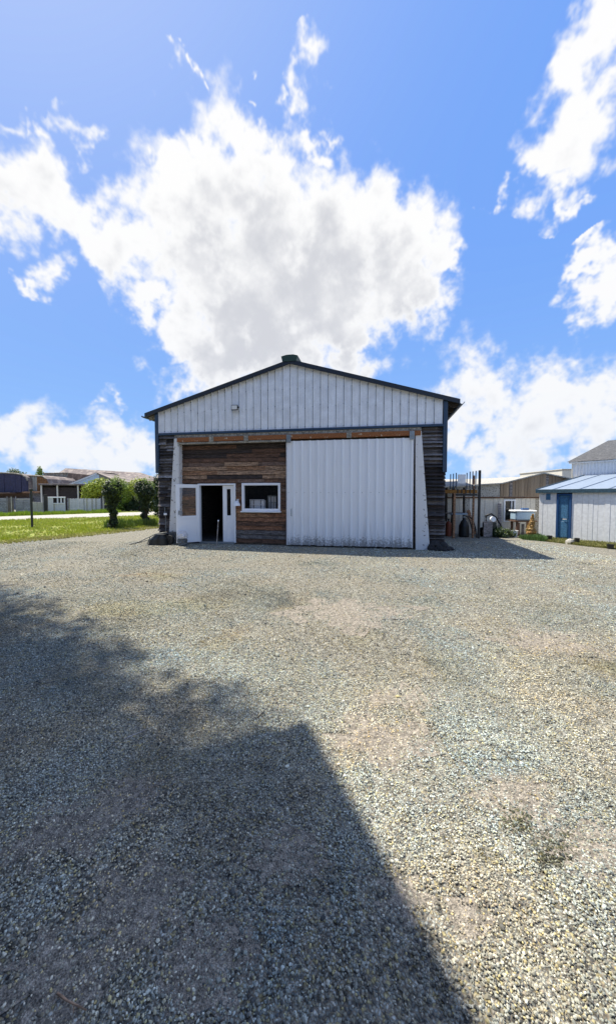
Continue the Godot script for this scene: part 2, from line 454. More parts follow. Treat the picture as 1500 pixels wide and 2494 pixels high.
func make_ground() -> void:
	dust_noise = noise(77, 0.33, 4)
	stain_noise = noise(93, 0.5, 4)
	# pebble texture: 1024 px over 1.5 m
	var n := 1024
	var cv := FastNoiseLite.new()
	cv.seed = 8; cv.noise_type = FastNoiseLite.TYPE_CELLULAR; cv.frequency = 0.115; cv.fractal_type = FastNoiseLite.FRACTAL_NONE
	cv.cellular_return_type = FastNoiseLite.RETURN_CELL_VALUE; cv.cellular_jitter = 1.0
	var cell := field(cv, n, n)
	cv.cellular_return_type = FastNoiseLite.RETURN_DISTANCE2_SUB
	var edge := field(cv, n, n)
	var clump := field(noise(14, 0.012, 4), n, n)
	var d := PackedByteArray(); d.resize(n * n * 3)
	var hh := PackedByteArray(); hh.resize(n * n)
	var pal := []
	for s in STONE: pal.append(Color(s[0], s[1], s[2]))
	var shaded_earth := Color(0.22, 0.18, 0.13)
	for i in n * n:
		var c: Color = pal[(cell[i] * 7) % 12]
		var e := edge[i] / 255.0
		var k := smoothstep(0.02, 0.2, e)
		c = shaded_earth.lerp(c, k) * (0.92 + 0.36 * clump[i] / 255.0)  # gaps blend to dark earth, which also paints in their shade
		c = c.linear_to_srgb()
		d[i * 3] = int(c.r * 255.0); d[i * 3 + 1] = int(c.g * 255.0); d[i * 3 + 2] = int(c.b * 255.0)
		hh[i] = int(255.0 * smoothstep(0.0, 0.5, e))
	var m := StandardMaterial3D.new()
	m.resource_name = "gravel"
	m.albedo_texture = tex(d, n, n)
	m.vertex_color_use_as_albedo = true
	m.roughness = 0.95
	m.heightmap_enabled = true
	m.heightmap_texture = tex(hh, n, n, Image.FORMAT_L8)
	m.heightmap_scale = 0.5
	# coarse clusters of stones, laid at another scale and angle
	m.detail_enabled = true
	m.detail_uv_layer = BaseMaterial3D.DETAIL_UV_2
	m.detail_blend_mode = BaseMaterial3D.BLEND_MODE_MUL
	var c1 := field(noise(41, 0.055, 3), n, n)
	var c2 := field(noise(43, 0.25, 2), n, n)
	m.detail_albedo = grey(n, n, 0.86, [[c1, 0.5], [c2, 0.9]])
	M.gravel = m
	var xs := [-700.0, -350.0, -180.0, -100.0, -70.0, -50.0, -38.0, -28.0, -20.0]
	var zs := [-700.0, -350.0, -180.0, -110.0, -80.0, -60.0, -48.0, -38.0, -30.0]
	for i in range(-60, -24): xs.append(i * 0.25)
	for i in range(-60, 60): xs.append(i * 0.1)
	for i in range(24, 61): xs.append(i * 0.25)
	for i in [18.0, 22.0, 28.0, 38.0, 50.0, 70.0, 100.0, 180.0, 350.0, 700.0]: xs.append(i)
	for i in range(-96, -36): zs.append(i * 0.25)
	for i in range(-90, -4): zs.append(i * 0.1)
	for i in [0.0, 1.0, 2.0, 4.0, 8.0, 14.0, 25.0, 60.0, 200.0, 700.0]: zs.append(i)
	var big := noise(91, 0.11, 4)
	var mid := noise(93, 0.5, 4)
	var st := SurfaceTool.new()
	st.begin(Mesh.PRIMITIVE_TRIANGLES)
	for z in zs:
		for x in xs:
			var b := bare(x, z)
			var c := Color(1.04, 1.08, 1.06).lerp(Color(1.62, 1.38, 1.20), 0.9 * b)
			var g := big.get_noise_2d(x, z)
			c = c * (1.04 + 0.30 * g + 0.34 * mid.get_noise_2d(x, z))
			c = c * Color(1.0 + 0.09 * mid.get_noise_2d(x + 90, z), 1.0, 1.0 - 0.10 * mid.get_noise_2d(x + 90, z))
			c = c * stain(x, z, true)
			c.a = 1.0
			st.set_color(c)
			var y := lift(x, z)
			st.set_normal(Vector3((lift(x - 0.05, z) - lift(x + 0.05, z)) * 10.0, 1.0, (lift(x, z - 0.05) - lift(x, z + 0.05)) * 10.0).normalized())
			st.set_uv(Vector2(x, z) / 1.5)
			st.set_uv2(Vector2(x, z).rotated(0.6) / 5.3)
			st.add_vertex(Vector3(x, y, z))
	var nx := xs.size()
	for j in zs.size() - 1:
		for i in nx - 1:
			var a := j * nx + i
			for k in [a, a + 1, a + nx, a + 1, a + nx + 1, a + nx]: st.add_index(k)
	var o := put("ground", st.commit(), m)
	setting(o)

# the two functions above sampled on a 6 cm grid, for the many stones
var grid_bare := PackedFloat32Array()
var grid_lift := PackedFloat32Array()
var grid_tone := PackedFloat32Array()
var grid_warm := PackedFloat32Array()
func sample_grid() -> void:
	grid_bare.resize(320 * 176)
	grid_lift.resize(320 * 176)
	grid_tone.resize(320 * 176)
	grid_warm.resize(320 * 176)
	var big := noise(91, 0.11, 4)
	var mid := noise(93, 0.5, 4)
	for j in 176:
		for i in 320:
			grid_bare[j * 320 + i] = bare(-9.6 + i * 0.06, -10.5 + j * 0.06)
			var x := -9.6 + i * 0.06
			var z := -10.5 + j * 0.06
			grid_lift[j * 320 + i] = lift(x, z)
			# the same broad drifts of paler, darker, browner stone as the bed they lie on
			grid_tone[j * 320 + i] = 1.0 + 0.34 * big.get_noise_2d(x, z) + 0.5 * mid.get_noise_2d(x, z)
			grid_warm[j * 320 + i] = 1.0 + 0.16 * mid.get_noise_2d(x + 90, z) + 0.10 * grid_bare[j * 320 + i]

# loose stones on the yard near the viewer: real pieces, packed close, thinning out with distance
func make_stones() -> void:
	sample_grid()
	rng.seed = 4242
	var meshes := []
	var gold := (1.0 + sqrt(5.0)) / 2.0
	var ico := [Vector3(-1, gold, 0), Vector3(1, gold, 0), Vector3(-1, -gold, 0), Vector3(1, -gold, 0), Vector3(0, -1, gold), Vector3(0, 1, gold), Vector3(0, -1, -gold), Vector3(0, 1, -gold), Vector3(gold, 0, -1), Vector3(gold, 0, 1), Vector3(-gold, 0, -1), Vector3(-gold, 0, 1)]
	var tri := [0, 11, 5, 0, 5, 1, 0, 1, 7, 0, 7, 10, 0, 10, 11, 1, 5, 9, 5, 11, 4, 11, 10, 2, 10, 7, 6, 7, 1, 8, 3, 9, 4, 3, 4, 2, 3, 2, 6, 3, 6, 8, 3, 8, 9, 4, 9, 5, 2, 4, 11, 6, 2, 10, 8, 6, 7, 9, 8, 1]
	for k in 4:
		var g := G.new()
		var p := []
		for q in ico: p.append(q.normalized() * rng.randf_range(0.72, 1.15) * Vector3(1.0, 0.68, 0.82))
		for i in range(0, 60, 3):
			var a: Vector3 = p[tri[i]]
			var b: Vector3 = p[tri[i + 1]]
			var c: Vector3 = p[tri[i + 2]]
			g.face([a, b, c], a + b + c)
		meshes.append(g.mesh())
	var sm := StandardMaterial3D.new()
	sm.resource_name = "gravel_stone"
	sm.vertex_color_use_as_albedo = true
	sm.roughness = 0.9
	M.stone = sm
	var bufs := []
	for k in 4: bufs.append(PackedFloat32Array())
	var z := -0.75
	var cellsz := 0.5
	var chroma := noise(95, 0.8, 3)
	while z > -13.4:
		var zm := z - cellsz / 2
		var dens := 17000.0 if zm > -2.6 else 17000.0 * pow(2.6 / -zm, 2.3)
		var scale := 1.0 if zm > -2.6 else pow(-zm / 2.6, 0.5)
		var half := 0.83 * (-zm + cellsz) + 0.6
		var count := int(dens * cellsz * half * 2.0)
		var buf := PackedFloat32Array()
		buf.resize(count * 16)
		var n := 0
		for i in count:
			var x := rng.randf_range(-half, half)
			var zz := z - rng.randf() * cellsz
			if zz < -10.4:
				var q := (Vector3(x, 0, zz) - BARN_AT).rotated(Vector3.UP, -BARN_TURN)
				if (q.z < 0.0 and q.x > -0.1 and q.x < 9.9) or x < -10.6 or x > 8.4: continue
			var at := clampi(int((zz + 10.5) / 0.06 + 0.5), 0, 175) * 320 + clampi(int((x + 9.6) / 0.06 + 0.5), 0, 319)
			var keep := 1.0 - 0.60 * grid_bare[at]
			if rng.randf() > keep: continue
			var r := (0.0031 + 0.0020 * absf(rng.randfn())) * scale
			var fleck := rng.randf()
			if fleck < 0.0015: r *= 2.4
			elif fleck < 0.006: r *= 1.5
			var s: Array = STONE[rng.randi() % 12]
			if fleck >= 0.0015 and fleck < 0.006: s = STONE[4]
			var v := rng.randf_range(0.7, 1.4)
			var sc := stain(x, zz) if rng.randf() < 0.9 else Color.WHITE
			v *= grid_tone[at]
			var w := grid_warm[at] * (1.0 + 0.12 * chroma.get_noise_2d(x, zz))
			var t := Basis.from_euler(Vector3(rng.randfn() * 0.25, rng.randf() * TAU, rng.randfn() * 0.25)).scaled_local(Vector3(r * rng.randf_range(0.85, 1.35), r, r))
			var o := n * 16
			buf[o] = t.x.x; buf[o + 1] = t.y.x; buf[o + 2] = t.z.x; buf[o + 3] = x
			buf[o + 4] = t.x.y; buf[o + 5] = t.y.y; buf[o + 6] = t.z.y; buf[o + 7] = r * rng.randf_range(0.1, 0.75) + grid_lift[at]
			buf[o + 8] = t.x.z; buf[o + 9] = t.y.z; buf[o + 10] = t.z.z; buf[o + 11] = zz
			buf[o + 12] = s[0] * v * w * sc.r * 1.02; buf[o + 13] = s[1] * v * sc.g * 1.06; buf[o + 14] = s[2] * v / w * sc.b * 1.07; buf[o + 15] = 1.0
			n += 1
		buf.resize(n * 16)
		bufs[int(rng.randi() % 4)].append_array(buf)
		z -= cellsz
	for k in 4:
		var mm := MultiMesh.new()
		mm.transform_format = MultiMesh.TRANSFORM_3D
		mm.use_colors = true
		mm.mesh = meshes[k]
		mm.instance_count = bufs[k].size() / 16
		mm.buffer = bufs[k]
		var o := MultiMeshInstance3D.new()
		o.name = "gravel"
		o.multimesh = mm
		o.material_override = sm
		add_child(o, true)
		stuff(o)
		tag(o, "loose grey and tan gravel stones covering the yard", "gravel", "loose gravel of the yard")

# a flat sheet with a ragged outline
func sheet(called: String, pts: Array, y: float, m: Material, rag := 0.0) -> MeshInstance3D:
	var poly := PackedVector2Array()
	for i in pts.size():
		var a: Vector2 = pts[i]
		var b: Vector2 = pts[(i + 1) % pts.size()]
		var steps := maxi(1, int(a.distance_to(b) / 0.35)) if rag > 0.0 else 1
		steps = mini(steps, 120)
		for k in steps:
			var p := a.lerp(b, float(k) / steps)
			poly.append(p + (Vector2(rng.randf_range(-rag, rag), rng.randf_range(-rag, rag)) if k > 0 else Vector2.ZERO))
	var g := G.new()
	var ix := Geometry2D.triangulate_polygon(poly)
	for i in range(0, ix.size(), 3):
		g.face([Vector3(poly[ix[i]].x, y, poly[ix[i]].y), Vector3(poly[ix[i + 1]].x, y, poly[ix[i + 1]].y), Vector3(poly[ix[i + 2]].x, y, poly[ix[i + 2]].y)], Vector3.UP)
	return put(called, g, m)

func blade_mesh(blades: int, wide: float, lean: float) -> ArrayMesh:
	var g := G.new()
	for i in blades:
		var a := TAU * (i + rng.randf()) / blades
		var d := Vector3(cos(a), 0, sin(a))
		var s := Vector3(-d.z, 0, d.x) * wide
		var f := d * rng.randf_range(0.0, 0.35)
		var h := rng.randf_range(0.6, 1.1)
		var k := d * lean * rng.randf_range(0.3, 1.0)
		g.tri(f - s, f + k * 0.4 + Vector3(0, h * 0.6, 0), f + s)
		g.tri(f + k * 0.4 + Vector3(0, h * 0.6, 0) - s * 0.6, f + k + Vector3(0, h, 0), f + k * 0.4 + Vector3(0, h * 0.6, 0) + s * 0.6)
	return g.mesh()

func tufts(called: String, label: String, poly: PackedVector2Array, count: int, h0: float, h1: float, wide: float, cols: Array, seed_: int, y := 0.0) -> void:
	rng.seed = seed_
	var lo := poly[0]
	var hi := poly[0]
	for p in poly:
		lo = lo.min(p); hi = hi.max(p)
	var patch := noise(seed_, 0.35, 3)
	var buf := PackedFloat32Array()
	buf.resize(count * 16)
	var n := 0
	var guard := 0
	while n < count and guard < count * 6:
		guard += 1
		var p := Vector2(rng.randf_range(lo.x, hi.x), rng.randf_range(lo.y, hi.y))
		if not Geometry2D.is_point_in_polygon(p, poly): continue
		var q := patch.get_noise_2d(p.x, p.y)
		if q < -0.25 and rng.randf() < 0.6: continue
		var h := rng.randf_range(h0, h1) * (1.0 + 0.6 * q)
		var t := Basis(Vector3.UP, rng.randf() * TAU).scaled_local(Vector3(wide, h, wide))
		var c: Color = cols[rng.randi() % cols.size()]
		c = c.lerp(cols[0], clampf(0.5 + q * 1.6, 0, 1) * 0.6) * rng.randf_range(0.75, 1.2)
		var o := n * 16
		buf[o] = t.x.x; buf[o + 1] = t.y.x; buf[o + 2] = t.z.x; buf[o + 3] = p.x
		buf[o + 4] = t.x.y; buf[o + 5] = t.y.y; buf[o + 6] = t.z.y; buf[o + 7] = y
		buf[o + 8] = t.x.z; buf[o + 9] = t.y.z; buf[o + 10] = t.z.z; buf[o + 11] = p.y
		buf[o + 12] = c.r; buf[o + 13] = c.g; buf[o + 14] = c.b; buf[o + 15] = 1.0
		n += 1
	buf.resize(n * 16)
	var mm := MultiMesh.new()
	mm.transform_format = MultiMesh.TRANSFORM_3D
	mm.use_colors = true
	mm.mesh = blade_mesh(6, 0.12, 0.5)
	mm.instance_count = n
	mm.buffer = buf
	var m := StandardMaterial3D.new()
	m.vertex_color_use_as_albedo = true
	m.roughness = 0.7
	m.backlight_enabled = true
	m.backlight = Color(0.4, 0.45, 0.15)
	var o := MultiMeshInstance3D.new()
	o.name = called
	o.multimesh = mm
	o.material_override = m
	add_child(o, true)
	stuff(o)
	tag(o, label, "grass")

func make_lawn_and_road() -> void:
	rng.seed = 17
	mat("turf", L(1, 1, 1), 0.95, T.turf, 0.5)
	mat("road", L(0.62, 0.58, 0.52), 0.95, T.road, 0.45, T.noise_h, 0.4)
	var edge := [Vector2(-19, -3), Vector2(-14.4, -8.7), Vector2(-11.29, -13.5), Vector2(-9.75, -15.9), Vector2(-8.9, -18.6), Vector2(-8.3, -20.6), Vector2(-5.2, -21.6), Vector2(2, -22.5)]
	var lawn := edge.duplicate()
	for p in [Vector2(2, -44.2), Vector2(-12.8, -32.0), Vector2(-20.9, -25.3), Vector2(-38, -11.2), Vector2(-38, -3)]: lawn.append(p)
	setting(sheet("lawn", lawn, 0.006, M.turf, 0.12))
	setting(sheet("road", [Vector2(-52, 0.6), Vector2(-20.9, -25.3), Vector2(-12.8, -32.0), Vector2(14, -54.0), Vector2(8, -60), Vector2(-16.0, -39.6), Vector2(-24.5, -29.9), Vector2(-58, 0.6)], 0.012, M.road))
	setting(sheet("verge", [Vector2(-58, 1.6), Vector2(-24.6, -29.95), Vector2(-16.1, -39.7), Vector2(8, -60.1), Vector2(2, -66), Vector2(-21.5, -41.0), Vector2(-29.0, -33.5), Vector2(-64, 1.6)], 0.007, M.turf))
	tufts("lawn_grass", "rough bright green grass of the strip between yard and road", PackedVector2Array(lawn), 60000, 0.05, 0.13, 0.1, [L(0.42, 0.46, 0.035), L(0.30, 0.38, 0.03), L(0.48, 0.45, 0.08), L(0.15, 0.22, 0.025), L(0.42, 0.37, 0.11)], 301)
	tufts("edge_grass", "thin dry grass straggling over the gravel at the lawn edge", PackedVector2Array([Vector2(-15.2, -8.2), Vector2(-11.9, -13.3), Vector2(-10.2, -15.7), Vector2(-9.3, -18.4), Vector2(-8.6, -20.5), Vector2(-7.5, -20.3), Vector2(-8.1, -18.0), Vector2(-9.1, -15.5), Vector2(-10.6, -12.9), Vector2(-13.8, -8.0)]), 2600, 0.03, 0.11, 0.09, [L(0.42, 0.38, 0.12), L(0.30, 0.34, 0.05), L(0.46, 0.40, 0.18)], 304)
	tufts("verge_grass", "long grass along the foot of the fence across the road", PackedVector2Array([Vector2(-30, -27), Vector2(-24.8, -30.4), Vector2(-18.5, -37.6), Vector2(-20.3, -38.8), Vector2(-25.6, -32.8), Vector2(-31, -28.5)]), 4500, 0.12, 0.35, 0.15, [L(0.32, 0.42, 0.03), L(0.38, 0.42, 0.05), L(0.2, 0.28, 0.03)], 302)

# odds that lie on the yard
func make_litter() -> void:
	rng.seed = 3131
	for q in [["grey twig lying in the shade left of the yard's middle", Vector2(-1.22, -2.57), 0.16, 0.75, "wood_bleached"], ["dark twig at the edge of the tree shade", Vector2(-0.36, -2.8), 0.10, 1.1, "wood_char"], ["pale straw stalk at the lower left of the yard", Vector2(-0.79, -1.17), 0.13, -0.35, "wood_tan"]]:
		var y := lift(q[1].x, q[1].y) + 0.010
		var o := thing("twig", q[0], "twig", Vector3(q[1].x, y, q[1].y), q[3], "twigs on the gravel")
		var l: float = q[2]
		put("stem", G.new().tube([Vector3(-l / 2, 0, 0), Vector3(-l * 0.1, 0.004, 0.004), Vector3(l / 2, 0.001, -0.003)], 0.0045, 0.0025, 6), M[q[4]], o)
		put("side_shoot", G.new().tube([Vector3(l * 0.1, 0.003, 0), Vector3(l * 0.25, 0.004, 0.018)], 0.002, 0.001, 5), M[q[4]], o)

# trodden dust where the stones have been scraped away, draped on the yard
func make_dust() -> void:
	rng.seed = 616
	mat("dust", L(0.54, 0.475, 0.385), 0.97, T.rough, 2.3, T.noise_h, 0.6)
	var f := noise(617, 2.0, 3)
	for k in SCRAPES:
		var g := G.new()
		var rings := []
		for r in 6:
			var ring := []
			for i in 28:
				var a := TAU * i / 28.0
				var d: float = k[2] * r / 5.0 * (0.75 + 0.75 * f.get_noise_3d(cos(a) * 1.3 + k[0], sin(a) * 1.3, k[1]))
				var x: float = k[0] + cos(a) * d * 1.25
				var z: float = k[1] + sin(a) * d
				ring.append(Vector3(x, lift(x, z) + 0.0035 * (1.0 - 0.9 * r / 5.0) + 0.0008, z))
			rings.append(ring)
		for r in 5:
			for i in 28:
				var j := (i + 1) % 28
				if r > 0: g.face([rings[r][i], rings[r][j], rings[r + 1][j]], Vector3.UP)
				g.face([rings[r][i], rings[r + 1][j], rings[r + 1][i]], Vector3.UP)
		setting(put("dust_patch", g, M.dust))

# ---------- the barn ----------
const BARN_AT := Vector3(-5.386, 0, -13.344)
const BARN_TURN := -0.18633
const BW := 9.80
func roof_y(x: float) -> float: return 6.12 - 0.29 * absf(x - 4.9)

var plank_meshes := []
# three sawn boards a unit long, high and thick, with slightly ragged long edges
func make_planks() -> void:
	rng.seed = 71
	for k in 4:
		var g := G.new()
		var n := 9
		var top := []
		var bot := []
		for i in n + 1:
			top.append(1.0 - rng.randf() * 0.05)
			bot.append(rng.randf() * 0.07 - (0.05 if rng.randf() < 0.12 else 0.0))
		for i in n:
			var x0 := float(i) / n
			var x1 := float(i + 1) / n
			var a := Vector3(x0, bot[i], 1.0)
			var b := Vector3(x1, bot[i + 1], 1.0)
			var c := Vector3(x1, top[i + 1], 0.62)
			var d := Vector3(x0, top[i], 0.62)
			g.face([a, b, c, d], Vector3.BACK)
			g.face([d, c, Vector3(x1, top[i + 1], 0), Vector3(x0, top[i], 0)], Vector3.UP)
			g.face([a, b, Vector3(x1, bot[i + 1], 0), Vector3(x0, bot[i], 0)], Vector3.DOWN)
		g.face([Vector3(0, 0, 0), Vector3(0, bot[0], 1), Vector3(0, top[0], 0.62), Vector3(0, 1, 0)], Vector3.LEFT)
		g.face([Vector3(1, 0, 0), Vector3(1, bot[n], 1), Vector3(1, top[n], 0.62), Vector3(1, 1, 0)], Vector3.RIGHT)
		plank_meshes.append(g.mesh())

func plank(parent: Node, x0: float, x1: float, y: float, h: float, z: float, thick: float, m: Material) -> void:
	var o := MeshInstance3D.new()
	o.name = "board"
	o.mesh = plank_meshes[rng.randi() % 4]
	o.material_override = m
	parent.add_child(o, true)
	var t := thick * rng.randf_range(0.8, 1.25)
	o.transform = Transform3D(Basis.from_euler(Vector3(0, 0, rng.randfn() * 0.0025)) * Basis.from_scale(Vector3(x1 - x0, h, t)), Vector3(x0, y + rng.randf_range(-0.003, 0.003), z))

func pick(weights: Dictionary) -> Material:
	var r := rng.randf()
	for k in weights:
		r -= weights[k]
		if r <= 0.0: return M["wood_" + k]
	return M["wood_" + weights.keys()[0]]

func make_barn() -> void:
	make_planks()
	rng.seed = 505
	var b := thing("barn", "large timber barn with white ribbed gable and white sliding door", "barn", BARN_AT, BARN_TURN)
	# carcass
	put("side_wall", G.new().box(Vector3(0.02, 0, -14), Vector3(0.2, 4.64, -0.28)), M.wood_slate, b)
	put("side_wall", G.new().box(Vector3(9.6, 0, -14), Vector3(9.78, 4.64, -0.28)), M.wood_slate, b)
	put("back_wall", G.new().prism(PackedVector2Array([Vector2(0.2, 0), Vector2(9.6, 0), Vector2(9.6, 4.6), Vector2(4.9, 5.95), Vector2(0.2, 4.6)]), -14, -13.8), M.wood_slate, b)
	put("floor", G.new().box(Vector3(0.2, 0.0, -13.8), Vector3(9.6, 0.05, -0.3)), M.inside_floor, b)
	var rf := part("roof", b)
	for s in [-1.0, 1.0]:
		var e: float = 4.9 + s * 5.26
		var g := G.new()
		var p := PackedVector2Array([Vector2(4.9, roof_y(4.9)), Vector2(e, roof_y(e)), Vector2(e, roof_y(e) - 0.09), Vector2(4.9, roof_y(4.9) - 0.09)])
		g.prism(p, -14.2, 0.10)
		put("roof_sheet", g, M.roofing, rf)
		p = PackedVector2Array([Vector2(4.9, roof_y(4.9) + 0.012), Vector2(e, roof_y(e) + 0.012), Vector2(e, roof_y(e) - 0.125), Vector2(4.9, roof_y(4.9) - 0.125)])
		put("rake_trim", G.new().prism(p, 0.102, 0.14), M.dark_trim, rf)
		# gutter along the eave, open at the top
		var gx: float = e + s * 0.06
		var gy := roof_y(e) - 0.10
		var pr := []
		for k in 9:
			var a := PI + PI * k / 8.0
			pr.append(Vector2(gx + cos(a) * 0.075, gy + 0.03 + sin(a) * 0.075))
		for k in range(8, -1, -1):
			var a := PI + PI * k / 8.0
			pr.append(Vector2(gx + cos(a) * 0.066, gy + 0.03 + sin(a) * 0.066))
		put("gutter", G.new().prism(PackedVector2Array(pr), -14.2, 0.13), M.blue_trim, rf)
		for k in 22:
			var z := -0.1 - k * 0.65
			var x0: float = 4.9 + s * 4.9
			put("rafter_tail", G.new().beam(Vector3(x0, roof_y(x0) - 0.16, z), Vector3(e - s * 0.03, roof_y(e) - 0.15, z), 0.07, 0.12), M.timber_frame if s > 0 else M.cream_paint, rf)
	put("ridge_cap", G.new().prism(PackedVector2Array([Vector2(4.66, 6.06), Vector2(4.62, 6.23), Vector2(4.80, 6.27), Vector2(5.02, 6.27), Vector2(5.17, 6.23), Vector2(5.12, 6.06)]), -14.2, 0.16), M.green_cap, rf)
	# gable: one ribbed sheet strip after another under the rake
	var gb := put("gable", G.new().prism(PackedVector2Array([Vector2(0.1, 3.84), Vector2(9.7, 3.84), Vector2(9.7, roof_y(9.7) - 0.1), Vector2(4.9, 5.98), Vector2(0.1, roof_y(0.1) - 0.1)]), -0.2, -0.03), M.inside, b)
	var n := 38
	var pw := 9.58 / n
	var screws := G.new()
	for i in n:
		var x0 := 0.11 + i * pw
		var prof := [[0.0, 0.036], [0.010, 0.036], [0.024, 0.0], [pw * 0.5 - 0.02, 0.0], [pw * 0.5 - 0.012, 0.005], [pw * 0.5 + 0.012, 0.005], [pw * 0.5 + 0.02, 0.0], [pw - 0.026, 0.0], [pw - 0.012, 0.036]]
		var g := G.new()
		for k in prof.size() - 1:
			var xa: float = x0 + prof[k][0]
			var xb: float = x0 + prof[k + 1][0]
			g.face([Vector3(xa, 3.90, prof[k][1]), Vector3(xb, 3.90, prof[k + 1][1]), Vector3(xb, roof_y(xb) - 0.06, prof[k + 1][1]), Vector3(xa, roof_y(xa) - 0.06, prof[k][1])], Vector3(0.0, 0, 1))
		put("panel", g, M.gable_white, gb)
		var top := roof_y(x0) - 0.18
		for y in [3.95, 4.55 + 0.05 * (i % 3), 5.2, top]:
			if y <= top: screws.box(Vector3(x0 - 0.022, y - 0.014, 0.030), Vector3(x0 + 0.002, y + 0.014, 0.046))
	stuff(put("screws", screws, M.screw, gb))
	put("base_trim", G.new().box(Vector3(0.1, 3.825, -0.02), Vector3(9.7, 3.9, 0.062), 0.006), M.blue_trim, b)
	put("corner_trim", G.new().box(Vector3(-0.02, 2.50, -0.1), Vector3(0.105, roof_y(0.0) - 0.1, 0.066), 0.008), M.blue_trim, b)
	put("corner_trim", G.new().box(Vector3(9.70, 2.42, -0.1), Vector3(9.825, roof_y(9.8) - 0.1, 0.066), 0.008), M.blue_trim, b)
	# lintel, rusty door rail and its flange
	put("lintel", G.new().box(Vector3(0.72, 3.70, -0.28), Vector3(9.06, 3.824, 0.03), 0.01), M.cream_paint, b)
	var rail := part("door_rail", b)
	put("channel", G.new().box(Vector3(0.84, 3.565, -0.06), Vector3(9.04, 3.715, 0.09), 0.008), M.rust, rail)
	put("flange", G.new().box(Vector3(0.86, 3.485, -0.05), Vector3(4.74, 3.55, 0.075), 0.006), M.cream_paint, rail)
	for x in [2.05, 3.3, 6.75]: put("clip", G.new().box(Vector3(x, 3.545, 0.091), Vector3(x + 0.16, 3.735, 0.1), 0.003), M.cream_paint, rail)
	# tapered pillars
	var pl := part("pillar", b)
	put("shaft", G.new().prism(PackedVector2Array([Vector2(0.72, 3.70), Vector2(0.90, 3.70), Vector2(0.845, 0.42), Vector2(0.47, 0.42)]), -0.3, 0.055), M.plaster, pl)
	put("base", G.new().box(Vector3(0.44, 0, -0.3), Vector3(0.84, 0.42, 0.075), 0.02), M.concrete, pl)
	pl = part("pillar", b)
	put("shaft", G.new().prism(PackedVector2Array([Vector2(8.88, 3.70), Vector2(9.06, 3.70), Vector2(9.36, 0.0), Vector2(8.93, 0.0)]), -0.3, 0.055), M.plaster, pl)
	# backing of the boarded front, open at the doorway and the window
	var bk := G.new()
	for r in [[0.05, 1.50, 0.0, 3.83], [1.50, 2.88, 2.10, 3.83], [2.88, 3.12, 0, 3.83], [3.12, 4.5, 2.14, 3.83], [3.12, 4.5, 0, 1.15], [4.5, 9.75, 0, 3.83]]:
		bk.box(Vector3(r[0], r[2], -0.28), Vector3(r[1], r[3], -0.215))
	put("front_wall", bk, M.inside, b)
	# weathered boards either side
	var lw := part("plank_wall", b)
	var y := 0.10
	var row := 0
	while y < 3.80:
		var h := rng.randf_range(0.095, 0.13)
		h = minf(h, 3.82 - y)
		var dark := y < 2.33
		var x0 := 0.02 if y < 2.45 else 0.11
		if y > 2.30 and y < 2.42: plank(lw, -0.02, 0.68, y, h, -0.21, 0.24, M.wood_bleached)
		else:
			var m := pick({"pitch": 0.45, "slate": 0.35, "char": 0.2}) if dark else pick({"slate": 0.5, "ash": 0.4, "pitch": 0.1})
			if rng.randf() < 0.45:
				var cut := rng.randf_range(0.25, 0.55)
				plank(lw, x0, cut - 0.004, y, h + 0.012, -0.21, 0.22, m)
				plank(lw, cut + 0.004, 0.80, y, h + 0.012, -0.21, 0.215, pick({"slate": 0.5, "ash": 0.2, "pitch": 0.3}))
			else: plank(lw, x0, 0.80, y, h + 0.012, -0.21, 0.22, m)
		y += h
		row += 1
	var rw := part("plank_wall", b)
	y = 0.12
	while y < 3.80:
		var h := minf(rng.randf_range(0.10, 0.14), 3.82 - y)
		var x1 := 9.80 if y < 2.35 else 9.70
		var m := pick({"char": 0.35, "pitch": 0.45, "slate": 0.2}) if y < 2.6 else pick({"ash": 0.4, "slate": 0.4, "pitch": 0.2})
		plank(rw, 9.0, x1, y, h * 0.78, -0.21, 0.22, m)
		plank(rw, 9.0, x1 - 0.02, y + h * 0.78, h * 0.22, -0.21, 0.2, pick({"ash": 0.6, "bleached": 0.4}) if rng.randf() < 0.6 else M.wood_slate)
		y += h
	# the boarded wall set back under the rail: course tones as weathered and stained, top ones also darkened for lintel shade
	var rec := part("boarded_wall", b)
	var tones := [{"pitch": 0.4, "umber": 0.6}, {"slate": 0.6, "pitch": 0.4}, {"umber": 0.4, "russet": 0.3, "slate": 0.3}, {"russet": 0.6, "umber": 0.4}, {"russet": 0.6, "umber": 0.4}, {"honey": 0.4, "russet": 0.6}, {"russet": 0.6, "honey": 0.4}, {"honey": 0.5, "russet": 0.5}, {"umber": 0.5, "russet": 0.5}, {"umber": 0.6, "mauve": 0.4},
		{"umber": 0.5, "russet": 0.5}, {"umber": 0.7, "mauve": 0.3}, {"umber": 0.5, "mauve": 0.5}, {"umber": 0.6, "mauve": 0.4}, {"umber": 0.4, "tan": 0.4, "mauve": 0.2}, {"tan": 0.55, "honey": 0.2, "char": 0.25}, {"tan": 0.6, "honey": 0.4}, {"tan": 0.75, "honey": 0.25}, {"tan": 0.7, "mauve": 0.3}, {"honey": 0.5, "umber": 0.5}, {"char": 0.5, "umber": 0.5}, {"char": 0.6, "umber": 0.25, "mauve": 0.15}, {"umber": 0.5, "char": 0.5}, {"char": 0.6, "umber": 0.4}]
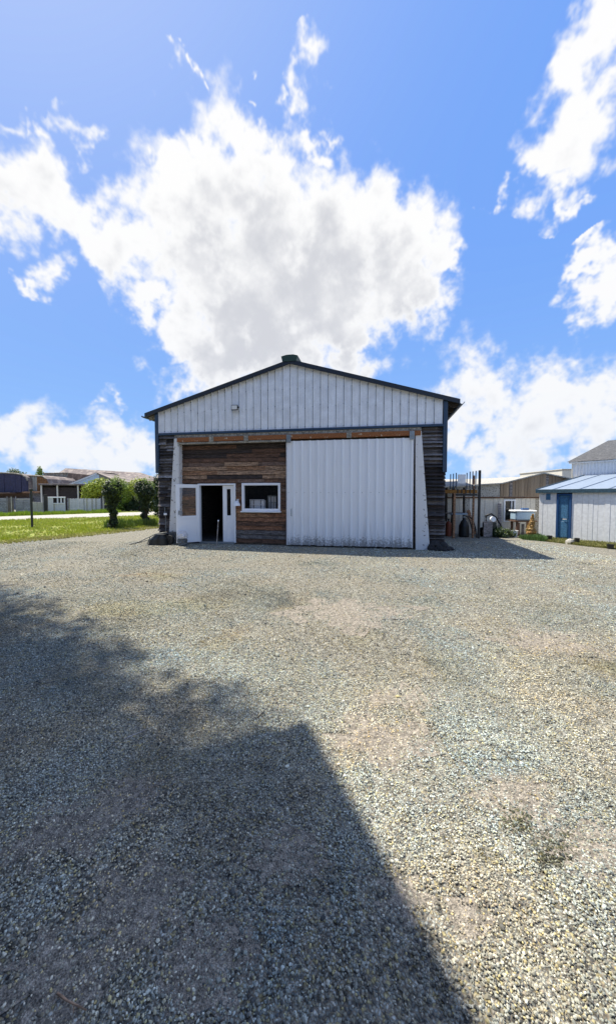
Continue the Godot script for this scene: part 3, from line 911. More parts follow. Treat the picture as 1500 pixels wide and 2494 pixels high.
	for r in 24:
		var y0 := 0.06 + r * 0.148
		var y1 := y0 + 0.148
		if y0 > 3.6: break
		var spans := [[0.86, 4.9]]
		if y0 < 2.10: spans = [[0.86, 1.49], [2.89, 4.9]]
		if y1 > 1.20 and y0 < 2.10: spans = [[0.86, 1.49], [2.89, 3.10], [4.50, 4.9]]
		for s in spans:
			var x: float = s[0]
			while x < s[1] - 0.02:
				var e := minf(x + rng.randf_range(0.7, 2.2), s[1])
				if s[1] - e < 0.3: e = s[1]
				plank(rec, x + 0.002, e - 0.002, y0, 0.139, -0.214, 0.05, pick(tones[mini(r, tones.size() - 1)]))
				x = e
	# doorway frame
	var fr := part("door_frame", b)
	put("jamb", G.new().box(Vector3(1.49, 0.05, -0.285), Vector3(1.545, 2.12, -0.13), 0.005), M.upvc, fr)
	put("jamb", G.new().box(Vector3(2.835, 0.05, -0.285), Vector3(2.89, 2.12, -0.13), 0.005), M.upvc, fr)
	put("head", G.new().box(Vector3(1.545, 2.06, -0.285), Vector3(2.835, 2.12, -0.13), 0.005), M.upvc, fr)
	put("threshold", G.new().box(Vector3(1.545, 0.0, -0.29), Vector3(2.835, 0.062, -0.10), 0.008), M.galvanised, fr)
	# the narrow shut leaf and the wide leaf swung open
	var lf := part("door_leaf", b)
	lf.position = Vector3(2.385, 0.07, -0.22)
	leaf(lf, 0.445, 1.98, 0.15, false)
	lf = part("door_leaf", b)
	lf.position = Vector3(1.535, 0.07, -0.13)
	lf.rotation.y = atan2(-0.62, -0.53)
	leaf(lf, 0.82, 2.02, 0.12, true)
	# the window
	var w := part("window", b)
	var fg := G.new()
	fg.box(Vector3(3.12, 1.17, -0.26), Vector3(3.20, 2.13, -0.13), 0.008).box(Vector3(4.42, 1.17, -0.26), Vector3(4.50, 2.13, -0.13), 0.008)
	fg.box(Vector3(3.20, 2.05, -0.26), Vector3(4.42, 2.13, -0.131), 0.008).box(Vector3(3.20, 1.17, -0.26), Vector3(4.42, 1.25, -0.131), 0.008)
	put("frame", fg, M.upvc, w)
	put("sill", G.new().box(Vector3(3.08, 1.12, -0.26), Vector3(4.53, 1.168, -0.085), 0.01), M.upvc, w)
	put("pane", G.new().box(Vector3(3.20, 1.25, -0.205), Vector3(4.42, 2.05, -0.199)), M.glass, w)
	# the ribbed sliding door hung from the rail
	var sd := part("sliding_door", b)
	put("frame", G.new().box(Vector3(4.79, 0.10, 0.0), Vector3(8.81, 0.22, 0.02)).box(Vector3(4.79, 3.38, 0.0), Vector3(8.81, 3.48, 0.02)).box(Vector3(4.79, 1.75, 0.0), Vector3(8.81, 1.85, 0.02)), M.galvanised, sd)
	var dm := door_dirt()
	var np := 15
	var dp := 4.04 / np
	for i in np:
		var x0 := 4.785 + i * dp
		var dz := rng.randf_range(-0.004, 0.004)
		var prof := [[0.0, 0.0], [0.125, dz], [0.14, 0.006], [0.155, 0.0], [0.19, 0.0], [0.205, 0.052], [0.245, 0.052], [dp, 0.0]]
		var g := G.new()
		for k in prof.size() - 1:
			var xa: float = x0 + prof[k][0]
			var xb: float = x0 + prof[k + 1][0]
			var lowcut := 0.055 + rng.randf_range(-0.012, 0.012)
			var q := [Vector3(xa, lowcut, 0.03 + prof[k][1]), Vector3(xb, lowcut, 0.03 + prof[k + 1][1]), Vector3(xb, 3.50, 0.03 + prof[k + 1][1]), Vector3(xa, 3.50, 0.03 + prof[k][1])]
			g.face(q, Vector3.BACK)
		for p in g.v: g.u.append(Vector2((p.x - 4.78) / 4.06, 1.0 - p.y / 3.55))
		put("panel", g, dm, sd)
	var ds := G.new()
	for i in np:
		for y2 in [1.80]: ds.box(Vector3(4.785 + i * dp + 0.035, y2 - 0.009, 0.02), Vector3(4.785 + i * dp + 0.053, y2 + 0.009, 0.041))
	stuff(put("screws", ds, M.galvanised, sd))
	put("pull_handle", G.new().tube([Vector3(4.93, 1.02, 0.03), Vector3(4.93, 1.04, 0.085), Vector3(4.93, 1.24, 0.085), Vector3(4.93, 1.26, 0.03)], 0.012, 0.012, 7), M.galvanised, sd)
	put("edge_trim", G.new().box(Vector3(4.755, 0.04, -0.01), Vector3(4.80, 3.51, 0.05), 0.006), M.door_white, sd)
	put("edge_trim", G.new().box(Vector3(8.81, 0.04, -0.01), Vector3(8.84, 3.51, 0.05), 0.006), M.door_white, sd)
	for x in [4.775, 8.70]: put("hanger", G.new().box(Vector3(x, 3.44, 0.092), Vector3(x + 0.15, 3.70, 0.118), 0.006).box(Vector3(x + 0.045, 3.53, 0.118), Vector3(x + 0.105, 3.61, 0.132), 0.005), M.galvanised, sd)
	# crates added behind the window to stand for a reflection in its glass
	var tb := thing("work_bench", "dark bench inside the barn behind the window", "bench", barn(3.85, 0.05, -0.78), BARN_TURN)
	put("top", G.new().box(Vector3(-0.75, 1.10, -0.45), Vector3(0.85, 1.15, 0.45), 0.01), M.wood_umber, tb)
	for p in [[-0.7, -0.4], [0.8, -0.4], [-0.7, 0.4], [0.8, 0.4]]: put("leg", G.new().box(Vector3(p[0] - 0.03, 0, p[1] - 0.03), Vector3(p[0] + 0.03, 1.10, p[1] + 0.03)), M.wood_umber, tb)
	crate("added_white_crate", "wide white mesh crate added behind the left half of the window as its reflection", barn(3.58, 1.20, -0.58), 0.52, 0.36, 0.30, 4, M.door_white)
	crate("added_grey_crate", "tall grey mesh crate added behind the white one to stand for the reflection", barn(4.05, 1.20, -0.85), 0.32, 0.50, 0.30, 3, M.galvanised)

func barn(x: float, y: float, z: float) -> Vector3:
	return BARN_AT + Basis(Vector3.UP, BARN_TURN) * Vector3(x, y, z)

func crate(called: String, label: String, at: Vector3, w: float, h: float, d: float, bars: int, m: Material) -> void:
	var c := thing(called, label, "crate", at, BARN_TURN)
	put("liner", G.new().box(Vector3(-w / 2 + 0.02, 0.01, -d / 2 + 0.02), Vector3(w / 2 - 0.02, h - 0.03, d / 2 - 0.02), 0.01), M.door_white, c)
	for i in bars + 1:
		var x := lerpf(-w / 2, w / 2, float(i) / bars)
		put("upright", G.new().box(Vector3(x - 0.009, 0, d / 2 - 0.02), Vector3(x + 0.009, h, d / 2), 0.002), M.black_metal if i % 2 else m, c)
	for i in 3:
		var y := lerpf(0.0, h - 0.02, i / 2.0)
		put("rail", G.new().box(Vector3(-w / 2, y, d / 2 + 0.001), Vector3(w / 2, y + 0.02, d / 2 + 0.012), 0.002), m, c)

# a half-glazed door leaf hinged at its own x = 0, running along +x
func leaf(lf: Node3D, w: float, h: float, st: float, handle: bool) -> void:
	var t := 0.05
	var g := G.new()
	var mid := 0.88
	g.box(Vector3(0, 0, -t), Vector3(st, h, 0), 0.006).box(Vector3(w - st, 0, -t), Vector3(w, h, 0), 0.006)
	g.box(Vector3(st, 0, -t), Vector3(w - st, 0.14, -0.001), 0.004).box(Vector3(st, h - 0.12, -t), Vector3(w - st, h, -0.001), 0.004).box(Vector3(st, mid - 0.05, -t), Vector3(w - st, mid + 0.05, -0.001), 0.004)
	put("frame", g, M.upvc, lf)
	put("panel", G.new().box(Vector3(st, 0.14, -t + 0.012), Vector3(w - st, mid - 0.05, -0.013)), M.upvc, lf)
	put("pane", G.new().box(Vector3(st, mid + 0.05, -t / 2 - 0.003), Vector3(w - st, h - 0.12, -t / 2 + 0.003)), M.glass, lf)
	if handle:
		for z in [-t - 0.045, 0.012]:
			put("handle", G.new().box(Vector3(w - 0.10, 0.98, z), Vector3(w - 0.06, 1.12, z + 0.033), 0.004).box(Vector3(w - 0.2, 1.06, z + (0.0 if z < 0 else 0.02)), Vector3(w - 0.08, 1.08, z + (0.013 if z < 0 else 0.033)), 0.004), M.galvanised, lf)

# white coated sheet with mud splashed up from the yard along its foot and streaks under the screws
func door_dirt() -> StandardMaterial3D:
	var w := 1024
	var h := 1024
	var a := field(noise(61, 0.05, 5), w, h)
	var s := field(noise(62, 0.25, 2), w, h)
	var r := field(noise(63, 0.02, 4), h, w, 16)
	var d := PackedByteArray(); d.resize(w * h * 3)
	for y in h:
		var v := float(y) / h
		var low := smoothstep(0.62, 1.0, v)
		for x in w:
			var i := y * w + x
			var st := r[x * h + y] / 255.0
			var splash := 0.75 * smoothstep(0.62, 0.95, a[i] / 255.0 * 0.35 + st * 0.25 + s[i] / 255.0 * 0.12 + low * low * low * 0.56)
			var run := smoothstep(0.55, 0.85, st) * (0.10 + 0.35 * low)
			var c := Color(0.83, 0.85, 0.88).lerp(Color(0.17, 0.16, 0.15), maxf(splash, run * 0.6))
			c = c.linear_to_srgb()
			d[i * 3] = int(c.r * 255.0); d[i * 3 + 1] = int(c.g * 255.0); d[i * 3 + 2] = int(c.b * 255.0)
	var m := StandardMaterial3D.new()
	m.resource_name = "dirty_white_sheet"
	m.albedo_texture = tex(d, w, h)
	m.roughness = 0.5
	M.dirty_sheet = m
	return m

# small things on and beside the barn
func make_barn_fittings() -> void:
	rng.seed = 811
	var f := thing("flood_light", "small dark framed floodlight on the white gable", "floodlight", barn(3.0, 4.66, 0.04), BARN_TURN)
	put("bracket", G.new().box(Vector3(-0.05, -0.03, 0), Vector3(0.05, 0.03, 0.06), 0.004), M.black_metal, f)
	put("housing", G.new().box(Vector3(-0.12, -0.085, 0.06), Vector3(0.11, 0.085, 0.11), 0.008).box(Vector3(0.11, -0.03, 0.07), Vector3(0.145, 0.03, 0.1), 0.004), M.black_metal, f)
	put("glass", G.new().box(Vector3(-0.10, -0.066, 0.108), Vector3(0.09, 0.066, 0.114), 0.002), M.bulb_glass, f)
	var w := thing("wall_lamp", "white bell-shaped wall lamp between the doorway and the window", "lamp", barn(2.975, 1.42, -0.175), BARN_TURN)
	put("plate", G.new().box(Vector3(-0.03, 0.0, 0), Vector3(0.03, 0.16, 0.02), 0.004), M.door_white, w)
	put("arm", G.new().tube([Vector3(0, 0.12, 0.02), Vector3(0, 0.15, 0.08), Vector3(0, 0.10, 0.13)], 0.012, 0.012, 6), M.door_white, w)
	put("shade", G.new().lathe([Vector2(0.015, 0.10), Vector2(0.045, 0.07), Vector2(0.10, 0.02), Vector2(0.125, -0.07), Vector2(0.118, -0.07), Vector2(0.04, 0.06)], Vector3(0, 0, 0.13), 14), M.upvc, w)
	var s := thing("socket_box", "small white electric box on the dark boards left of the doorway", "electric box", barn(0.34, 1.04, 0.04), BARN_TURN)
	put("box", G.new().box(Vector3(-0.045, -0.04, 0), Vector3(0.055, 0.04, 0.06), 0.01), M.upvc, s)
	put("lid", G.new().box(Vector3(-0.035, -0.03, 0.06), Vector3(0.045, 0.03, 0.068), 0.004), M.upvc, s)
	put("cable", G.new().tube([Vector3(0, -0.04, 0.02), Vector3(0.005, -0.3, 0.02), Vector3(0.0, -0.66, 0.025)], 0.008, 0.008, 5).tube([Vector3(-0.02, 0.04, 0.02), Vector3(-0.02, 0.22, 0.02), Vector3(-0.05, 0.24, 0.02)], 0.008, 0.008, 5), M.galvanised, s)
	var k := thing("wall_hook", "small black fitting on the barn's left corner below the blue trim", "hook", barn(0.16, 2.62, 0.03), BARN_TURN)
	put("body", G.new().box(Vector3(-0.06, -0.09, 0), Vector3(0.05, 0.09, 0.05), 0.012).box(Vector3(-0.02, -0.02, 0.05), Vector3(0.02, 0.02, 0.09), 0.006), M.black_metal, k)
	# sack of rubbish
	var sk := thing("plastic_sack", "crumpled white and grey plastic sack beside the open door leaf", "sack", barn(1.25, 0, 0.52), BARN_TURN)
	put("lower_bag", bag(0.16, 0.13, 0.0, 0.27, 9, true), mat("sack_grey", L(0.25, 0.28, 0.30), 0.5, T.rough, 4.0), sk)
	put("upper_bag", bag(0.165, 0.135, 0.255, 0.49, 23, false), mat("sack_white", L(0.75, 0.76, 0.8), 0.45, T.soft, 4.0), sk)
	# overturned wheelbarrow
	var wb := thing("wheelbarrow", "overturned black wheelbarrow with pale handles at the barn's left corner", "wheelbarrow", barn(0.32, 0, 0.42), BARN_TURN)
	var g := G.new()
	var ring0 := []
	var ring1 := []
	var ring2 := []
	for i in 20:
		var a := TAU * i / 20.0
		var sq := Vector3(signf(cos(a)) * pow(absf(cos(a)), 0.6), 0, signf(sin(a)) * pow(absf(sin(a)), 0.6))
		ring0.append(Vector3(sq.x * 0.36, 0.015, sq.z * 0.25))
		ring1.append(Vector3(sq.x * 0.33, 0.20 + 0.03 * sin(a * 2), sq.z * 0.22))
		ring2.append(Vector3(sq.x * 0.17 + 0.05, 0.36, sq.z * 0.13))
	for i in 20:
		var j := (i + 1) % 20
		for rr in [[ring0, ring1], [ring1, ring2]]:
			var na: Vector3 = (rr[0][i] * Vector3(1, 0.3, 1)).normalized()
			var nb: Vector3 = (rr[0][j] * Vector3(1, 0.3, 1)).normalized()
			g.trin(rr[0][i], rr[0][j], rr[1][j], na, nb, nb)
			g.trin(rr[0][i], rr[1][j], rr[1][i], na, nb, na)
		g.face([ring2[i], ring2[j], Vector3(0.05, 0.37, 0)], Vector3.UP)
	put("tub", g, M.black_plastic, wb)
	put("rim", G.new().tube(ring0 + [ring0[0]], 0.014, 0.014, 5), M.black_metal, wb)
	mat("pale_tube", L(0.42, 0.42, 0.38), 0.6, T.rough, 5.0)
	for z in [-0.2, 0.2]:
		put("handle", G.new().tube([Vector3(0.22, 0.42, z * 0.5), Vector3(-0.05, 0.385, z * 0.7), Vector3(-0.3, 0.26, z), Vector3(-0.62, 0.11, z * 1.15), Vector3(-0.98, 0.02, z * 1.25)], 0.017, 0.017, 7), M.pale_tube, wb)
		put("leg", G.new().tube([Vector3(-0.22, 0.30, z), Vector3(-0.33, 0.02, z * 1.1)], 0.014, 0.014, 6), M.pale_tube, wb)
	put("wheel", G.new().tube([Vector3(0.37, 0.17, -0.05), Vector3(0.37, 0.17, 0.05)], 0.165, 0.165, 16).tube([Vector3(0.37, 0.17, -0.07), Vector3(0.37, 0.17, 0.07)], 0.03, 0.03, 8), M.black_metal, wb)
	put("crossbar", G.new().tube([Vector3(-0.98, 0.02, -0.25), Vector3(-0.98, 0.02, 0.25)], 0.014, 0.014, 6), M.black_metal, wb)
	# the pale pole on a flat foot
	var p := thing("standing_pole", "thin pale pole on a flat foot in front of the doorway", "pole", barn(2.62, 0, 0.80), BARN_TURN)
	put("foot", G.new().box(Vector3(-0.13, 0, -0.09), Vector3(0.13, 0.03, 0.09), 0.01), M.cream_paint, p)
	put("shaft", G.new().tube([Vector3(-0.02, 0.025, 0), Vector3(0.01, 0.42, -0.01), Vector3(0.035, 0.86, -0.03)], 0.015, 0.013, 7), M.wood_bleached, p)
	put("knob", G.new().lathe([Vector2(0.0, 0.0), Vector2(0.026, 0.015), Vector2(0.028, 0.04), Vector2(0.0, 0.06)], Vector3(0.036, 0.85, -0.03), 9), M.upvc, p)
	# rough dark footing stones at the right corner
	for q in [[9.52, -0.02, 0.22, 0.36], [9.76, 0.02, 0.17, 0.30], [9.40, 0.10, 0.13, 0.24], [9.62, 0.13, 0.14, 0.20], [9.86, 0.10, 0.11, 0.13], [9.97, -0.05, 0.13, 0.12], [9.50, 0.2, 0.08, 0.10], [9.78, 0.22, 0.07, 0.08]]:
		var o := put("footing_stone", rock(q[2], q[3]), M.dark_stone, null)
		o.position = barn(q[0], 0, q[1])
		o.rotation.y = rng.randf() * TAU
		var names := ["tall dark block under the barn's right corner post", "dark block at the outer right foot of the barn", "dark stone against the foot of the right white pillar", "squat dark stone in front of the right corner block", "low dark stone just outside the barn's right corner", "flat dark stone farthest right at the barn's corner", "small dark stone in front of the right pillar foot", "smallest dark stone before the barn's right corner"]
		tag(o, names[[0.22, 0.17, 0.13, 0.14, 0.11, 0.13, 0.08, 0.07].find(q[2]) if q[0] < 9.95 else 5], "stone", "stones at the barn's right foot")

func rock(r: float, h: float) -> ArrayMesh:
	var g := G.new()
	var rings := []
	for j in 5:
		var a := j / 4.0
		var rr: float = r * [0.95, 1.0, 0.92, 0.7, 0.0][j]
		var ring := []
		for i in 9: ring.append(Vector3(cos(TAU * i / 9.0) * rr * rng.randf_range(0.82, 1.15), h * a * rng.randf_range(0.94, 1.03), sin(TAU * i / 9.0) * rr * rng.randf_range(0.82, 1.15)))
		rings.append(ring)
	for j in 4:
		for i in 9:
			var k := (i + 1) % 9
			var c := Vector3(0, h * 0.4, 0)
			g.face([rings[j][i], rings[j][k], rings[j + 1][k]], rings[j][i] - c)
			if j < 3: g.face([rings[j][i], rings[j + 1][k], rings[j + 1][i]], rings[j][i] - c)
	return g.mesh()

# a crumpled bag between two heights
func bag(rx: float, rz: float, y0: float, y1: float, seed_: int, closed: bool) -> ArrayMesh:
	var f := noise(seed_, 3.2, 3)
	var rows := 9
	var cols := 22
	var pts := []
	for j in rows + 1:
		var t := float(j) / rows
		var row := []
		for i in cols:
			var a := TAU * i / cols
			var k := 1.0 + 0.45 * f.get_noise_3d(cos(a) * 1.4, t * 1.1, sin(a) * 1.4)
			if closed: k *= lerpf(0.92, 1.0, smoothstep(0.0, 0.25, t)) * (1.0 - 0.1 * smoothstep(0.7, 1.0, t))
			else: k *= 1.0 - 0.35 * smoothstep(0.55, 1.0, t) + 0.1 * sin(a * 5.0) * t
			var y := lerpf(y0, y1 + (0.0 if closed else 0.05 * f.get_noise_2d(a * 2.0, 7.0)), t)
			row.append(Vector3(cos(a) * rx * k, y, sin(a) * rz * k))
		pts.append(row)
	var g := G.new()
	for j in rows:
		for i in cols:
			var k := (i + 1) % cols
			g.face([pts[j][i], pts[j][k], pts[j + 1][k]], Vector3(pts[j][i].x, 0, pts[j][i].z))
			g.face([pts[j][i], pts[j + 1][k], pts[j + 1][i]], Vector3(pts[j][i].x, 0, pts[j][i].z))
	for i in cols: g.face([pts[rows][i], pts[rows][(i + 1) % cols], Vector3(0, y1 - 0.02, 0)], Vector3.UP)
	return g.mesh()

# ---------- foliage ----------
# leaves spread through a set of rounded lobes: [centre, radii]; most sit near the outside
func foliage(lobes: Array, count: int, size: float, seed_: int, cut := 0.0) -> ArrayMesh:
	rng.seed = seed_
	var f := noise(seed_, 1.6, 3)
	var g := G.new()
	var vol := []
	var sum := 0.0
	for l in lobes:
		sum += l[1].x * l[1].y + l[1].x * l[1].z + l[1].y * l[1].z
		vol.append(sum)
	var made := 0
	var guard := 0
	while made < count and guard < count * 4:
		guard += 1
		var r := rng.randf() * sum
		var k := 0
		while vol[k] < r: k += 1
		var l: Array = lobes[k]
		var d := Vector3(rng.randfn(), rng.randfn(), rng.randfn()).normalized()
		var depth := pow(rng.randf(), 0.33)
		var p: Vector3 = l[0] + d * l[1] * (depth + 0.10 * rng.randfn())
		var w := f.get_noise_3dv(p * 1.6)
		if w < cut - 0.25: continue
		p += d * w * 0.3 * l[1].x
		if p.y < 0.01: continue
		var nn := (d + Vector3(rng.randfn(), rng.randfn() + 0.5, rng.randfn()) * 0.6).normalized()
		var a := nn.cross(Vector3(rng.randfn(), rng.randfn(), rng.randfn())).normalized() * size * rng.randf_range(0.6, 1.3)
		var b := nn.cross(a) * 0.62
		var m := p + nn * size * 0.18
		g.tri(p - a, m + b, p + a)
		g.tri(p - a, p + a, m - b)
		made += 1
	return g.mesh()

func tree_limbs(parent: Node, from: Vector3, lobes: Array, r: float) -> void:
	for l in lobes:
		var c: Vector3 = l[0]
		var m := from.lerp(c, 0.5) + Vector3(0, -0.15 * from.distance_to(c), 0)
		put("limb", G.new().tube([from, m, c], r, r * 0.3, 6), M.bark, parent)

# ---------- right of the barn ----------
func make_right() -> void:
	rng.seed = 909
	mat("pale_sheet", L(1, 1, 1), 0.85, T.sheet, 0.8)
	mat("shed_grey", L(0.74, 0.70, 0.60), 0.9, T.soft, 1.5)
	mat("shed_pale", L(0.80, 0.78, 0.71), 0.9, T.soft, 1.5)
	mat("gable_tan", L(0.38, 0.29, 0.195), 0.9, T.soft, 2.0)
	mat("gable_brown", L(0.30, 0.225, 0.15), 0.9, T.soft, 2.0)
	mat("red_paint", L(0.40, 0.09, 0.035), 0.5, T.rough, 3.0)
	mat("blue_plastic", L(0.40, 0.56, 0.72), 0.45, T.soft, 2.0)
	mat("deep_blue", L(0.018, 0.085, 0.24), 0.5, T.soft, 2.0)
	mat("door_blue", L(0.14, 0.40, 0.72), 0.5, T.rough, 2.5)
	mat("lime_white", L(0.94, 0.96, 0.98), 0.8, T.soft, 1.2)
	mat("blue_roof", L(0.27, 0.33, 0.41), 0.5, T.soft, 0.8)
	mat("teal", L(0.07, 0.17, 0.25), 0.6, T.rough, 1.5)
	mat("hall_roof", L(0.16, 0.16, 0.16), 0.8, T.rough, 0.6)
	# steel and timber rack
	var rk := thing("storage_rack", "open rack with rusty beam and upright bars right of the barn", "rack", Vector3(6.1, 0, -14.9))
	put("post", G.new().box(Vector3(0.64, 0, 0.1), Vector3(0.72, 2.70, 0.18), 0.01), M.black_metal, rk)
	put("post", G.new().box(Vector3(-0.36, 0, 0.1), Vector3(-0.27, 1.8, 0.19), 0.01), M.wood_honey, rk)
	put("post", G.new().box(Vector3(0.44, 0, 0.05), Vector3(0.51, 2.5, 0.12), 0.01), M.wood_honey, rk)
	for x in [-1.2, -0.15, 0.15, 0.62]: put("post", G.new().box(Vector3(x, 0, -1.3), Vector3(x + 0.08, 2.05, -1.22), 0.008), M.timber_frame, rk)
	put("rusty_beam", G.new().box(Vector3(-1.4, 1.79, 0.06), Vector3(0.60, 1.93, 0.15), 0.008), mat("orange_rust", L(0.55, 0.26, 0.06), 0.9, T.rough, 3.0), rk)
	put("lower_beam", G.new().box(Vector3(-0.26, 1.69, 0.07), Vector3(0.60, 1.775, 0.16), 0.006), M.black_metal, rk)
	for i in 5: put("bracket", G.new().box(Vector3(-0.2 + i * 0.16, 1.78, 0.152), Vector3(-0.165 + i * 0.16, 1.96, 0.17), 0.004), M.black_metal, rk)
	var rs := G.new()
	rs.face([Vector3(-1.5, 2.02, 0.25), Vector3(0.60, 2.12, 0.25), Vector3(0.60, 2.34, -1.5), Vector3(-1.5, 2.26, -1.5)], Vector3.UP)
	rs.face([Vector3(-1.5, 1.98, 0.25), Vector3(0.60, 2.08, 0.25), Vector3(0.60, 2.30, -1.5), Vector3(-1.5, 2.22, -1.5)], Vector3.DOWN)
	rs.face([Vector3(-1.5, 2.02, 0.25), Vector3(0.60, 2.12, 0.25), Vector3(0.60, 2.08, 0.25), Vector3(-1.5, 1.98, 0.25)], Vector3.BACK)
	put("roof_sheet", rs, M.pale_sheet, rk)
	for b in [[-0.52, 2.54], [-0.41, 2.56], [-0.30, 2.59], [0.12, 2.59], [0.24, 2.64], [0.35, 2.65], [0.47, 2.67]]:
		put("bar", G.new().box(Vector3(b[0] - 0.015, 1.95, 0.255), Vector3(b[0] + 0.015, b[1], 0.29), 0.004), M.blue_trim, rk)
	put("white_plate", G.new().box(Vector3(-0.235, 2.17, 0.262), Vector3(0.07, 2.53, 0.282), 0.006), M.lime_white, rk)
	put("shelf", G.new().box(Vector3(-1.2, 0.94, -1.2), Vector3(0.6, 0.97, -0.7), 0.006), M.wood_slate, rk)
	# things that stand under it
	var gc := thing("gas_cylinder", "rust red cylinder standing next to the barn's right corner", "cylinder", Vector3(5.86, 0, -15.5))
	put("body", G.new().lathe([Vector2(0, 0), Vector2(0.10, 0.0), Vector2(0.115, 0.03), Vector2(0.115, 0.52), Vector2(0.08, 0.60), Vector2(0.035, 0.63)], Vector3.ZERO, 14), M.red_paint, gc)
	put("valve", G.new().lathe([Vector2(0.035, 0.62), Vector2(0.035, 0.69), Vector2(0.05, 0.70), Vector2(0.05, 0.74), Vector2(0.0, 0.75)], Vector3.ZERO, 8), M.black_metal, gc)
	var dr := thing("black_drum", "tall black bottle-shaped drum under the rack", "drum", Vector3(6.42, 0, -15.3))
	put("body", G.new().lathe([Vector2(0, 0), Vector2(0.19, 0.0), Vector2(0.205, 0.05), Vector2(0.2, 0.45), Vector2(0.13, 0.62), Vector2(0.06, 0.72), Vector2(0.06, 0.82), Vector2(0, 0.83)], Vector3.ZERO, 14), M.black_plastic, dr)
	put("cap", G.new().lathe([Vector2(0.075, 0.78), Vector2(0.075, 0.86), Vector2(0, 0.865)], Vector3.ZERO, 8), M.galvanised, dr)
	var bd := thing("table_board", "pale blue board on dark trestles under the rack", "table", Vector3(6.36, 0, -15.75))
	put("top", G.new().box(Vector3(-0.34, 0.90, -0.18), Vector3(0.32, 0.95, 0.18), 0.008), M.blue_plastic, bd)
	for x in [-0.28, 0.26]: put("leg", G.new().tube([Vector3(x, 0.9, 0), Vector3(x * 1.15, 0, 0.1)], 0.02, 0.02, 6).tube([Vector3(x, 0.9, 0), Vector3(x * 1.15, 0, -0.12)], 0.02, 0.02, 6), M.black_metal, bd)
	var hp := thing("metal_hoop", "dark curved metal hoop leaning beside the black drum", "hoop", Vector3(6.46, 0, -15.02))
	var arc := []
	for i in 13: arc.append(Vector3(0.33 * sin(PI * i / 24.0) , 0.86 * cos(PI * i / 24.0), 0.05 * i / 12.0))
	put("arch", G.new().tube(arc, 0.022, 0.022, 6), M.black_metal, hp)
	var arc2 := []
	for i in 13: arc2.append(Vector3(-0.02 + 0.27 * sin(PI * i / 24.0), 0.86 * cos(PI * i / 24.0), -0.2 + 0.05 * i / 12.0))
	put("arch", G.new().tube(arc2, 0.018, 0.018, 6), M.black_metal, hp)
	put("spreader", G.new().tube([Vector3(0.30, 0.3, 0.03), Vector3(0.245, 0.3, -0.17)], 0.012, 0.012, 5), M.black_metal, hp)
	# an old machine with a white disc
	var mc := thing("old_machine", "dark old machine with a round white disc before the grey shed", "machine", Vector3(7.55, 0, -15.35))
	put("body", G.new().box(Vector3(-0.28, 0.28, -0.2), Vector3(0.16, 0.62, 0.18), 0.05), mat("grimy_green", L(0.10, 0.10, 0.075), 0.8, T.rough, 3.0), mc)
	put("arm", G.new().tube([Vector3(-0.2, 0.58, 0), Vector3(-0.22, 0.86, 0.02), Vector3(-0.02, 0.95, 0.05), Vector3(0.18, 0.80, 0.06), Vector3(0.42, 0.42, 0.05)], 0.06, 0.03, 8), M.black_metal, mc)
	put("disc", G.new().tube([Vector3(0.0, 0.73, 0.12), Vector3(0.0, 0.735, 0.2)], 0.115, 0.11, 16), M.lime_white, mc)
	for w in [[-0.25, 0.2, 0.19], [0.22, 0.2, 0.16], [-0.25, -0.2, 0.19], [0.22, -0.2, 0.16]]: put("wheel", G.new().tube([Vector3(w[0], w[2], w[1] - 0.05), Vector3(w[0], w[2], w[1] + 0.05)], w[2], w[2], 14), M.black_plastic, mc)
	put("panel", G.new().box(Vector3(-0.42, 0.02, 0.24), Vector3(-0.06, 0.66, 0.27), 0.006), M.wood_ash, mc)
	var bp := thing("brush_pile", "low dark heap of brushwood on the gravel by the grey shed", "brushwood", Vector3(7.95, 0, -15.1))
	put("twigs", foliage([[Vector3(0, 0.12, 0), Vector3(0.42, 0.22, 0.25)], [Vector3(-0.2, 0.2, 0), Vector3(0.25, 0.2, 0.2)]], 900, 0.05, 551), M.dark_leaf, bp)
	for i in 14:
		var a := rng.randf() * TAU
		put("stick", G.new().tube([Vector3(cos(a) * 0.45, 0.02, sin(a) * 0.25), Vector3(cos(a + 2.6) * 0.3, rng.randf_range(0.15, 0.38), sin(a + 2.6) * 0.15)], 0.012, 0.008, 5), M.bark, bp)
	# planks and a bucket left about
	for q in [["weathered plank leaning on the shed left of its window", Vector3(8.35, 0, -16.5), 0.12, 1.35, "wood_ash"], ["short brown plank leaning on the shed behind the machine", Vector3(7.25, 0, -16.5), -0.16, 1.05, "wood_honey"], ["pale plank leaning against the back of the rack", Vector3(5.95, 0, -16.35), 0.08, 1.5, "wood_bleached"]]:
		var o := thing("plank", q[1 - 1], "plank", q[1], 0.0, "planks leaning by the shed")
		put("board", G.new().beam(Vector3(0, 0.01, 0.34), Vector3(q[2], q[3], 0.02), 0.15, 0.025, Vector3.BACK), M[q[4]], o)
	var bu := thing("bucket", "small white bucket on the gravel between machine and tank", "bucket", Vector3(8.45, 0, -15.2))
	put("wall", G.new().lathe([Vector2(0, 0), Vector2(0.10, 0), Vector2(0.135, 0.26), Vector2(0.145, 0.27), Vector2(0.125, 0.27), Vector2(0.095, 0.02), Vector2(0, 0.02)], Vector3.ZERO, 14), M.lime_white, bu)
	put("handle", G.new().tube([Vector3(-0.14, 0.25, 0), Vector3(-0.1, 0.16, 0.12), Vector3(0.1, 0.16, 0.12), Vector3(0.14, 0.25, 0)], 0.005, 0.005, 5), M.galvanised, bu)
	# grey shed with a brown boarded gable
	var sh := thing("old_shed", "low grey shed with brown boarded gable behind the rack", "shed", Vector3(0, 0, -16.6))
	put("wall", G.new().box(Vector3(4.2, 0, -7.8), Vector3(15.5, 1.58, -0.06)), M.shed_grey, sh)
	var x := 4.2
